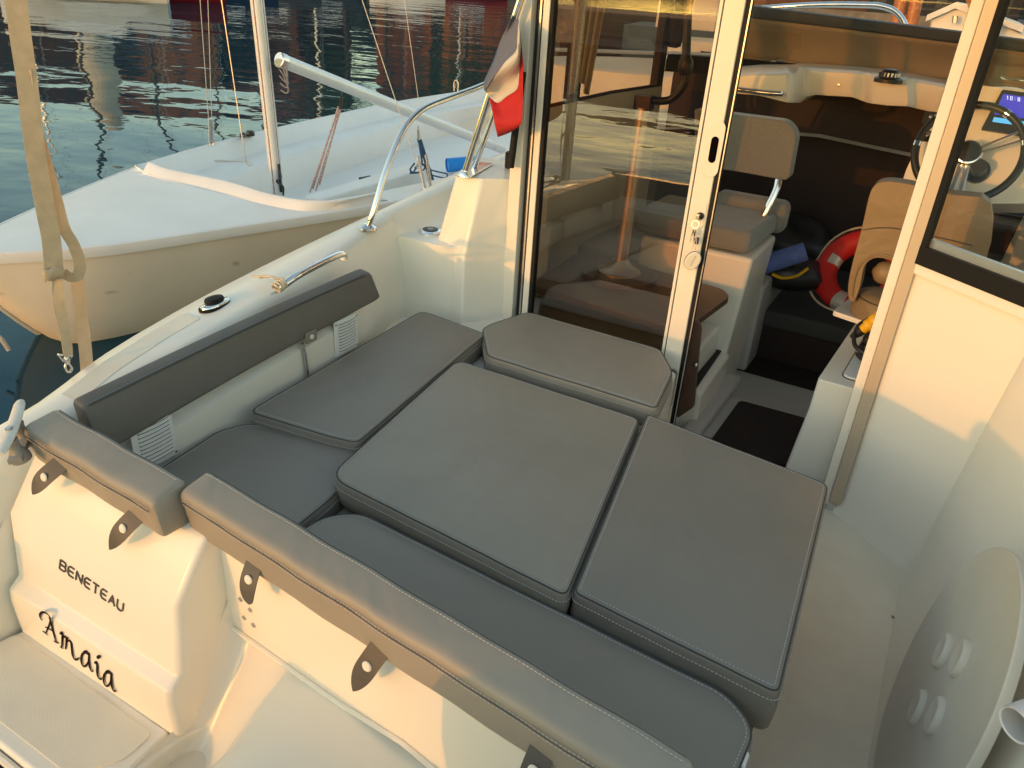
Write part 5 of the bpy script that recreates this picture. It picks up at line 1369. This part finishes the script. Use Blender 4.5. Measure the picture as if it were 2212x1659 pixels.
# ================================================================ harbour round about
SUN_AZ, SUN_EL = math.radians(180+18), math.radians(4.8)    # clockwise from forward (+Y): aft, a little to port
def bearing(px):
    """level direction of a photo column, taken on the horizon"""
    d = ray(px, -49+.068*(px-1166)); d.z = 0; return d.normalized()
water = bpy.data.materials.new('harbour_water'); water.use_nodes = True
nt = water.node_tree; nt.nodes.clear()
wo = nt.nodes.new('ShaderNodeOutputMaterial'); wmx = nt.nodes.new('ShaderNodeMixShader'); wfr = nt.nodes.new('ShaderNodeFresnel'); wfr.inputs['IOR'].default_value = 1.33
wdf = nt.nodes.new('ShaderNodeBsdfDiffuse'); wdf.inputs['Color'].default_value = (.006, .040, .058, 1)
wgl = nt.nodes.new('ShaderNodeBsdfGlossy'); wgl.inputs['Roughness'].default_value = .03; wgl.inputs['Color'].default_value = (.60, .73, .86, 1)
nt.links.new(wfr.outputs[0], wmx.inputs[0]); nt.links.new(wdf.outputs[0], wmx.inputs[1]); nt.links.new(wgl.outputs[0], wmx.inputs[2]); nt.links.new(wmx.outputs[0], wo.inputs['Surface'])
geo = nt.nodes.new('ShaderNodeNewGeometry')
def wave(scale, dist, stretch, rot, detail, prev):
    mp = nt.nodes.new('ShaderNodeMapping'); mp.inputs['Rotation'].default_value = (0, 0, rot); mp.inputs['Scale'].default_value = (stretch, 1, 1)
    n = nt.nodes.new('ShaderNodeTexNoise'); n.inputs['Scale'].default_value = scale; n.inputs['Detail'].default_value = detail; n.inputs['Roughness'].default_value = .45
    bp = nt.nodes.new('ShaderNodeBump'); bp.inputs['Distance'].default_value = dist; bp.inputs['Strength'].default_value = 1
    nt.links.new(geo.outputs['Position'], mp.inputs['Vector']); nt.links.new(mp.outputs['Vector'], n.inputs['Vector'])
    nt.links.new(n.outputs['Fac'], bp.inputs['Height'])
    if prev: nt.links.new(prev.outputs['Normal'], bp.inputs['Normal'])
    return bp
w1 = wave(.38, .078, .55, .5, 1.0, None)
w2 = wave(1.4, .019, .6, .15, 1.0, w1)
w3 = wave(5.0, .0030, .7, .9, 1.0, w2)
for _n in (wfr, wdf, wgl): nt.links.new(w3.outputs['Normal'], _n.inputs['Normal'])
bm = N(); add_poly(bm, [V(-900, -900, 0), V(900, -900, 0), V(900, 900, 0), V(-900, 900, 0)])
o = link('water', bm, water); o['kind'] = 'structure'

QUAY = mat('quay_stone', (.20, .17, .14), .85, var=.3, vscale=1.2)
def far_quay():
    bm = N()
    P = [bearing(-900)*100, bearing(-200)*100, bearing(500)*95, bearing(1000)*92, bearing(1400)*92, bearing(2300)*92, bearing(3200)*96]
    loft(bm, [[p+V(0, 0, -1), p+V(0, 0, 1.1), p*1.6+V(0, 0, 1.2), p*1.6+V(0, 0, -1)] for p in spl(P, 6)], closed=False)
    o = link('quay', bm, QUAY); o['kind'] = 'structure'
    HILL = mat('wooded_hill', (.016, .020, .010), .95, var=.5, vscale=.06)
    bm = N(); rows = []
    random.seed(3)
    for i in range(60):
        px = 560+i*60; d = bearing(px); h = 16*(.55+.45*math.sin(i*.31+1)*math.sin(i*.17))*min(1, .35+i/10)
        rows.append([d*125+V(0, 0, 0), d*138+V(0, 0, h*.9), d*160+V(0, 0, h*1.7), d*200+V(0, 0, h*2.1), d*290+V(0, 0, 0)])
    loft(bm, rows, closed=False); o = link('hills', bm, HILL); o['kind'] = 'structure'
far_quay()
WALLS = [mat('ochre_plaster', (.30, .115, .045), .85, var=.15, vscale=.8), mat('terracotta_plaster', (.24, .08, .035), .85, var=.15, vscale=.8), mat('cream_plaster', (.26, .17, .10), .85, var=.12, vscale=.8), mat('dark_slate_cladding', (.02, .02, .024), .8, var=.2, vscale=.8), mat('brown_brick', (.11, .045, .022), .9, var=.25, vscale=1.5)]
ROOF = mat('clay_roof_tiles', (.24, .085, .045), .85, var=.2, vscale=3)
SHUT = mat('dark_shutters', (.03, .035, .035), .6)
def building(px, dist, w, h, depth, m, label):
    d = bearing(px); c = d*dist; u = V(-d.y, d.x, 0)
    t = thing('quay_building', label, 'building', (c.x, c.y, 1.1), 'buildings along the far quay')
    bm = N(); obox(bm, c+d*depth/2+V(0, 0, 1.1+h/2), u*w/2, d*depth/2, V(0, 0, h/2)); link('wall', bm, m, t)
    bm = N(); z = 1.1+h
    q = [c-u*(w/2+.3)-d*.3+V(0, 0, z), c+u*(w/2+.3)-d*.3+V(0, 0, z), c+u*(w/2+.3)+d*(depth+.3)+V(0, 0, z), c-u*(w/2+.3)+d*(depth+.3)+V(0, 0, z)]
    r0, r1 = c-u*(w/2-.5)+d*depth/2+V(0, 0, z+1.6), c+u*(w/2-.5)+d*depth/2+V(0, 0, z+1.6)
    vs = [bm.verts.new(p) for p in q]+[bm.verts.new(r0), bm.verts.new(r1)]
    for f in ((0, 1, 5, 4), (1, 2, 5), (2, 3, 4, 5), (3, 0, 4), (3, 2, 1, 0)): bm.faces.new([vs[i] for i in f])
    link('roof', bm, ROOF, t)
    nx = max(2, int(w/2.4)); nz = max(1, int(h/2.9))
    for i in range(nx):
        for k in range(nz):
            p = c+u*(-w/2+(i+.5)*w/nx)+V(0, 0, 1.1+(k+.5)*h/nz)-d*.02
            bm = N(); obox(bm, p, u*.5, d*.06, V(0, 0, .75)); link('window', bm, SHUT, t)
BL = [(-60, 104, 14, 9, 3, 'low slate house on the far quay at the very left'), (60, 102, 11, 10.5, 4, 'brick house on the far quay left of the beacon'),
      (205, 102, 13, 9, 3, 'low slate house on the far quay right of the beacon'), (325, 102, 11, 11, 0, 'ochre house on the far quay between two slate houses'),
      (440, 104, 12, 9.5, 3, 'slate house on the far quay behind the navy yacht'), (545, 106, 9, 11.5, 1, 'narrow terracotta house on the far quay'), (650, 118, 12, 17, 4, 'brown brick house on the far quay, leftmost of the row'),
      (900, 96, 9, 22, 1, 'tall terracotta house on the far quay beside the trees'), (965, 96, 9, 15, 3, 'dark slate clad house on the far quay'),
      (1060, 94, 10, 21, 0, 'ochre rendered house on the far quay near the cabin'), (1180, 92, 10.8, 17.4, 1, 'second terracotta house on the far quay behind the cabin door'),
      (1330, 92, 16.2, 18.5, 4, 'wide brown brick warehouse on the far quay'), (1560, 92, 14.4, 19.6, 1, 'terracotta house on the quay beyond the windscreen'), (1760, 92, 14.4, 17.4, 4, 'brown house on the quay beyond the windscreen'), (2000, 92, 16.2, 17.4, 3, 'dark slate house on the quay at the far right')]
for px, dist, w, h, mi, lab in BL: building(px, dist, w, h, 7, WALLS[mi], lab)
LEAF = mat('tree_foliage', (.06, .12, .02), .8, var=.5, vscale=1.2)
def tree(px, dist, h, lab, seed):
    d = bearing(px); c = d*dist+V(0, 0, 1.1); rnd = random.Random(seed)
    t = thing('quay_tree', lab, 'tree', tuple(c), 'trees on the far quay')
    bm = N(); tube(bm, [c, c+V(.1, 0, h*.35), c+V(.2, .1, h*.7)], [.25, .2, .08], 8)
    for k in range(5):
        a = k*1.26; tube(bm, [c+V(.1, 0, h*.4), c+V(math.cos(a)*h*.2, math.sin(a)*h*.2, h*.7)], [.10, .03], 6)
    link('trunk', bm, DARKW, t)
    bm = N()
    blobs = [(V(rnd.uniform(-1, 1)*h*.25, rnd.uniform(-1, 1)*h*.25, h*(.45+.4*rnd.random())), h*(.12+.1*rnd.random())) for _ in range(9)]
    for i in range(2200):
        bc, r = rnd.choice(blobs); v = V(rnd.gauss(0, 1), rnd.gauss(0, 1), rnd.gauss(0, 1)).normalized()*r*(rnd.random()**.4); p = c+bc+v
        u = V(rnd.gauss(0, 1), rnd.gauss(0, 1), rnd.gauss(0, 1)).normalized()*.17; w = u.orthogonal().normalized()*.12
        bm.faces.new([bm.verts.new(q) for q in (p-u, p+w, p+u, p-w)])
    link('crown', bm, LEAF, t)
tree(740, 100, 17, 'bushy green tree on the far quay beside the brick house', 1); tree(830, 95, 19, 'smaller green tree on the far quay beside the terracotta house', 2); tree(1010, 90, 12, 'low green tree on the far quay before the slate house', 5)
def tower():
    d = bearing(168); c = d*50
    t = thing('harbour_beacon', 'slim cream harbour beacon tower across the water', 'beacon', tuple(c))
    bm = N(); lathe(bm, [(1.0, -1), (.95, 1), (.72, 6.2), (.95, 6.25), (.95, 6.5), (.0, 6.5)], c, (0, 0, 1), 20); link('tower', bm, mat('cream_render', (.80, .68, .50), .8), t)
    bm = N(); lathe(bm, [(.45, 6.5), (.45, 7.4), (.55, 7.45), (0, 7.9)], c, (0, 0, 1), 16); link('lantern', bm, MATS['cream_render'], t)
tower()
def moored(px, dist, L, hullm, mast_h, lab, ang=0.0, cabin=True):
    d = bearing(px); c = d*dist; u = Matrix.Rotation(ang, 3, 'Z') @ V(-d.y, d.x, 0); v = V(-u.y, u.x, 0)
    t = thing('moored_yacht', lab, 'yacht', (c.x, c.y, 0), 'yachts moored across the harbour')
    bm = N(); loops = []
    for i in range(13):
        f = -1+2*i/12; hb = L*.15*(1-max(0, f)**2.2*.97)*(1 if f > -.8 else .92)
        z1 = 1.0+.25*max(0, f)**2
        loops.append([c+u*(f*L/2)+v*(s*hb*k)+V(0, 0, z) for s, k, z in ((-1, .3, -.4), (-1, .85, .1), (-1, 1, z1), (1, 1, z1), (1, .85, .1), (1, .3, -.4))])
    loft(bm, loops, closed=True); link('hull', bm, hullm, t)
    if cabin:
        bm = N(); loops = []
        for f, h in ((-.25, .3), (-.2, .5), (.1, .5), (.28, .2)):
            loops.append([c+u*(f*L)*.9+v*(s*L*.085)+V(0, 0, z) for s, z in ((-1, .95), (-.85, 1.0+h), (.85, 1.0+h), (1, .95))])
        loft(bm, loops); link('cabin', bm, GELD, t)
    if mast_h:
        m0 = c+u*L*.08
        bm = N(); tube(bm, [m0+V(0, 0, .8), m0+V(0, 0, mast_h)], .085, 8); link('mast', bm, ALU if random.random() < .3 else DARKW, t)
        bm = N(); tube(bm, [m0+V(0, 0, 2.0), m0-u*L*.42+V(0, 0, 2.1)], .14, 8); link('boom', bm, NAVY, t)
        bm = N()
        for e in (u*L*.48, -u*L*.48, v*L*.14, -v*L*.14): tube(bm, [m0+V(0, 0, mast_h-.2), c+e+V(0, 0, 1.0)], .012, 4)
        link('rigging', bm, WIRE, t)
HB = mat('red_hull_paint', (.22, .012, .015), .4); HG = mat('slate_hull_paint', (.06, .07, .085), .4); HN = mat('navy_hull_paint', (.012, .025, .07), .35)
moored(40, 62, 8, HG, 14, 'slate grey yacht with tall mast moored far across at left', .3)
moored(165, 44, 7.0, GELD, 14.5, 'white yacht with a dark wooden mast before the beacon', -.15)
moored(318, 46, 6.5, HB, 14, 'red hulled yacht with dark mast across the water', .15)
moored(455, 58, 7.5, HN, 13, 'navy hulled yacht across the water', .1)
moored(560, 64, 8, HG, 13, 'large slate yacht before the far quay', -.2)
moored(690, 70, 7, HG, 12, 'slate yacht in front of the brick house', .1)
moored(1010, 86, 8, HB, 14, 'dark red yacht in front of the slate house', .05)
moored(880, 80, 7, GELD, 12, 'white yacht in front of the terracotta house', -.1)
moored(240, 66, 8, HG, 0, 'low slate motor cruiser far across the water', .1)
# pontoon astern, dark against the low sun
bm = N(); box(bm, -26, 12, -17, -13.2, -.5, .75); o = link('pontoon', bm, mat('weathered_pontoon_timber', (.07, .05, .035), .85, var=.3, vscale=4)); o['kind'] = 'structure'
bm = N(); box(bm, -26, 12, -21, -17, -.5, 1.35); o = link('quay_wall', bm, QUAY); tag(o, 'low dark quay wall astern behind the pontoon', 'wall')
# low wooded shore far astern, under the sun
bm = N(); rows = []
for i in range(50):
    a = math.radians(150+i*2.4); d = V(math.sin(a), math.cos(a), 0); h = 9+3*math.sin(i*.5)+1.5*math.sin(i*1.7)
    rows.append([d*230, d*245+V(0, 0, h*.7), d*270+V(0, 0, h), d*330+V(0, 0, 0)])
loft(bm, rows, closed=False); o = link('far_shore', bm, MATS['wooded_hill']); o['kind'] = 'structure'
# boats seen through the cabin
def cruiser():
    c = B(1410, 100, 11.5); c.z = 0
    t = thing('motor_cruiser', 'white motorboat with flat foredeck moored ahead, seen through the door glass', 'motorboat', tuple(c))
    d = bearing(1410); u = V(d.y, -d.x, 0)
    bm = N(); loops = []
    for i in range(11):
        f = i/10; x = -1.6+5.2*f; hb = 1.15*(1-max(0, .35-f)**2*5)
        for_ = c+u*x
        loops.append([for_+d*k*hb+V(0, 0, z+.10*f) for k, z in ((-.6, -.3), (-1, .4), (-1.06, 1.02), (-1, 1.05), (-.85, 1.05), (-.8, 1.0), (.8, 1.0), (1.06, 1.05), (.6, -.3))])
    loft(bm, loops); link('hull', bm, GELD, t)
    bm = N(); tube(bm, [c+u*(-1.6+.5*i)-d*1.0+V(0, 0, 1.25+.02*i) for i in range(10)], .025, 8); link('rub_rail', bm, ALU, t)
    bm = N(); P = [c+u*x+V(0, 0, 1.03) for x in (-.4, 1.6)]
    obox(bm, c+u*.9+d*.1+V(0, 0, 1.25), u*.8, d*.45, V(0, 0, .22)); link('cabin', bm, GELD, t, bevel=.06)
    for x in (.75, 1.05):
        bm = N(); obox(bm, c+u*x-d*.36+V(0, 0, 1.28), u*.09, d*.01, V(0, 0, .06)); link('porthole', bm, RUBBER, t)
cruiser()
def wooden_boat():
    Y = 11.5
    t = thing('launch', 'white launch with pitched cabin roof and varnished posts, moored ahead beyond the windscreen', 'boat', tuple(B(2000, 120, Y)))
    def q(x, y, dy=0): return B(x, y, Y+dy)
    bm = N()
    L = [q(1927, 200), q(1930, 80), q(2006, 74), q(2012, 40), q(2058, 18), q(2072, 16), q(2150, 45), q(2200, 70), q(2330, 110), q(2330, 240)]
    loft(bm, [L, [p+V(0, 3.2, 0) for p in L]]); link('cabin', bm, GELD, t, bevel=.03)
    bm = N(); P = [q(2000, 42, -.1), q(2064, 14, -.1), q(2210, 66, -.1)]
    loft(bm, [[p+V(0, 0, .05), p+V(0, 3.4, .05), p+V(0, 3.4, -.02), p+V(0, 0, -.02)] for p in P]); link('roof', bm, GELD, t)
    bm = N(); loops = []
    for i in range(9):
        f = i/8; x0 = q(1915, 90).x+f*3.5
        loops.append([V(x0, Y+1.4-1.9*math.sin(.3+f*2.3), -.3), V(x0, Y+1.2-2.0*math.sin(.3+f*2.3), 1.35+.1*(1-f)), V(x0, Y+3.0, 1.35+.1*(1-f)), V(x0, Y+3.0, -.3)])
    loft(bm, loops); link('hull', bm, GELD, t)
    bm = N(); slab(bm, [q(2034, 68, -.06), q(2106, 78, -.06), q(2102, 110, -.06), q(2030, 102, -.06)], .02); pn = link('instrument_panel', bm, SNAP, t, bevel=.005)
    bm = N(); lathe(bm, [(.09, 0), (.09, .02), (0, .02)], q(2048, 94, -.07), (0, -1, 0), 18)
    for x, y in ((2072, 93), (2082, 94), (2092, 96)): lathe(bm, [(.022, 0), (.022, .02), (0, .02)], q(x, y, -.07), (0, -1, 0), 10)
    link('gauge', bm, GREYP, pn)
    for a, b in (((1939, -10), (1934, 82)), ((1972, -10), (1964, 88))):
        bm = N(); tube(bm, [q(*b, -.15)+V(0, 0, -.3), q(*a, -.15)+V(0, 0, .8)], .075, 10); link('post', bm, VARN, t)
    bm = N(); tube(bm, spl([q(2090, -30, -.2), q(2102, 10, -.2), q(2125, 35, -.2), q(2160, 62, -.2)], 6), .05, 8); tube(bm, [q(2141, 52, -.2), q(2145, 76, -.2)], .06, 8); link('tiller', bm, VARN, t)
    bm = N(); tube(bm, [q(2064, 34, -.13), q(2062, 50, -.13)], .03, 6); link('roof_bracket', bm, STEEL, t)
wooden_boat()
def blue_boat():
    d = bearing(1715); c = d*15
    t = thing('blue_boat', 'blue hulled boat moored ahead, just visible over the windscreen cover', 'boat', (c.x, c.y, 0))
    bm = N(); u = V(d.y, -d.x, 0); loops = []
    for i in range(9):
        f = i/8; hb = .9*(1-max(0, f-.5)**2*3.5)
        loops.append([c+u*(-2.6+3.4*f)+d*(s*hb*k)+V(0, 0, z) for s, k, z in ((-1, .4, -.3), (-1, .95, .5), (-1, 1, 1.5), (1, 1, 1.5), (1, .4, -.3))])
    loft(bm, loops); link('hull', bm, mat('mid_blue_hull_paint', (.05, .11, .19), .4), t)
    bm = N(); obox(bm, c-u*1.6-d*.3+V(0, 0, 1.9), u*.5, d*.5, V(0, 0, .5)); link('cabin', bm, GELD, t, bevel=.05)
blue_boat()
def buoy(px, py, k):
    p = A(px, py, 0)
    s = N(); lathe(s, [(.0, -.12), (.10, -.10), (.15, 0), (.10, .10), (0, .13)], p, (0, 0, 1), 14)
    solo('mooring_buoy', s, SNAP, ['cream mooring buoy left of the varnished posts beyond the windscreen', 'cream mooring buoy nearest the bow rail bend', 'cream mooring buoy right of the varnished posts'][k], 'buoy', tuple(p), 'mooring buoys ahead')
buoy(1858, 4, 0); buoy(1800, 6, 1); buoy(1990, 14, 2)
# our boat's bow rail
b_ = N(); tube(b_, spl([B(1560, 40, 6.2), B(1640, 20, 6.3), B(1760, 11, 6.3), B(1870, 11, 6.3), B(1905, 14, 6.3), B(1932, 24, 6.3), B(1951, 46, 6.3), B(1960, 75, 6.3), B(1961, 115, 6.3)], 8), .020, 12); link('bow_rail', b_, CHROME, boat)
b_ = N(); loops = []
for y in (5.15, 5.6, 6.0, 6.4, 6.7, 6.95, 7.14):
    x, z = lerp_out(y); w = -.75-x
    loops.append([V(-.75-w*1.0+.02, y, z-.1), V(-.75-w*.5, y, z-.02), V(-.75, y, z+.02), V(-.75+w*.5, y, z-.02), V(-.75+w, y, z-.1)])
loft(b_, loops, closed=False); link('foredeck', b_, GEL, boat)
b_ = N(); loops = []
for y in (2.2, 3.0, 4.0, 5.2, 5.6, 6.0, 6.4, 6.7, 6.95, 7.14):
    x, z = lerp_out(y); w = (-.75-x) if y > 5 else 1.66
    loops.append([V(-.75+w*.75, y, -.25), V(-.75+w*.93, y, .3), V(-.75+w, y, z-.1), V(-.75+w-.03, y, z), V(-.75+w-.12, y, z)])
loft(b_, loops, closed=False); link('starboard_hull_side', b_, GEL, boat)

# ================================================================ light and camera
W = bpy.data.worlds.new('World'); SC.world = W; W.use_nodes = True
nt = W.node_tree; bg = nt.nodes['Background']
sky = nt.nodes.new('ShaderNodeTexSky'); sky.sky_type = 'NISHITA'; sky.sun_disc = False
sky.sun_elevation = SUN_EL; sky.sun_rotation = SUN_AZ; sky.altitude = 0; sky.air_density = 1.1; sky.dust_density = 0.4; sky.ozone_density = 0.5
nt.links.new(sky.outputs['Color'], bg.inputs['Color']); bg.inputs['Strength'].default_value = .15
L = bpy.data.lights.new('sun', 'SUN'); L.energy = .40; L.angle = math.radians(.55); L.color = (1.0, .38, .06)
so = bpy.data.objects.new('sun', L); COL.objects.link(so)
sd = V(math.sin(SUN_AZ)*math.cos(SUN_EL), math.cos(SUN_AZ)*math.cos(SUN_EL), math.sin(SUN_EL))
so.rotation_euler = sd.to_track_quat('Z', 'Y').to_euler()
cam = bpy.data.cameras.new('camera'); co = bpy.data.objects.new('camera', cam); COL.objects.link(co); SC.camera = co
cam.sensor_fit = 'HORIZONTAL'; cam.sensor_width = 36; cam.lens = 36*FL/2212; cam.clip_start = .05; cam.clip_end = 3000
f = ray(PX, PY).normalized(); r = (ray(PX+1, PY)-ray(PX, PY)).normalized(); up = r.cross(f)
co.matrix_world = Matrix(((r.x, up.x, -f.x, 0), (r.y, up.y, -f.y, 0), (r.z, up.z, -f.z, CZ), (0, 0, 0, 1)))
vs = SC.view_settings; SC.display_settings.display_device = 'sRGB'
vs.view_transform = 'Standard'; vs.look = 'None'; vs.gamma = 1; vs.exposure = 1.9
SC.cycles.max_bounces = 10; SC.cycles.transparent_max_bounces = 16; SC.cycles.diffuse_bounces = 5; SC.cycles.glossy_bounces = 5
SC.cycles.sample_clamp_indirect = 6; SC.cycles.caustics_reflective = False; SC.cycles.caustics_refractive = False
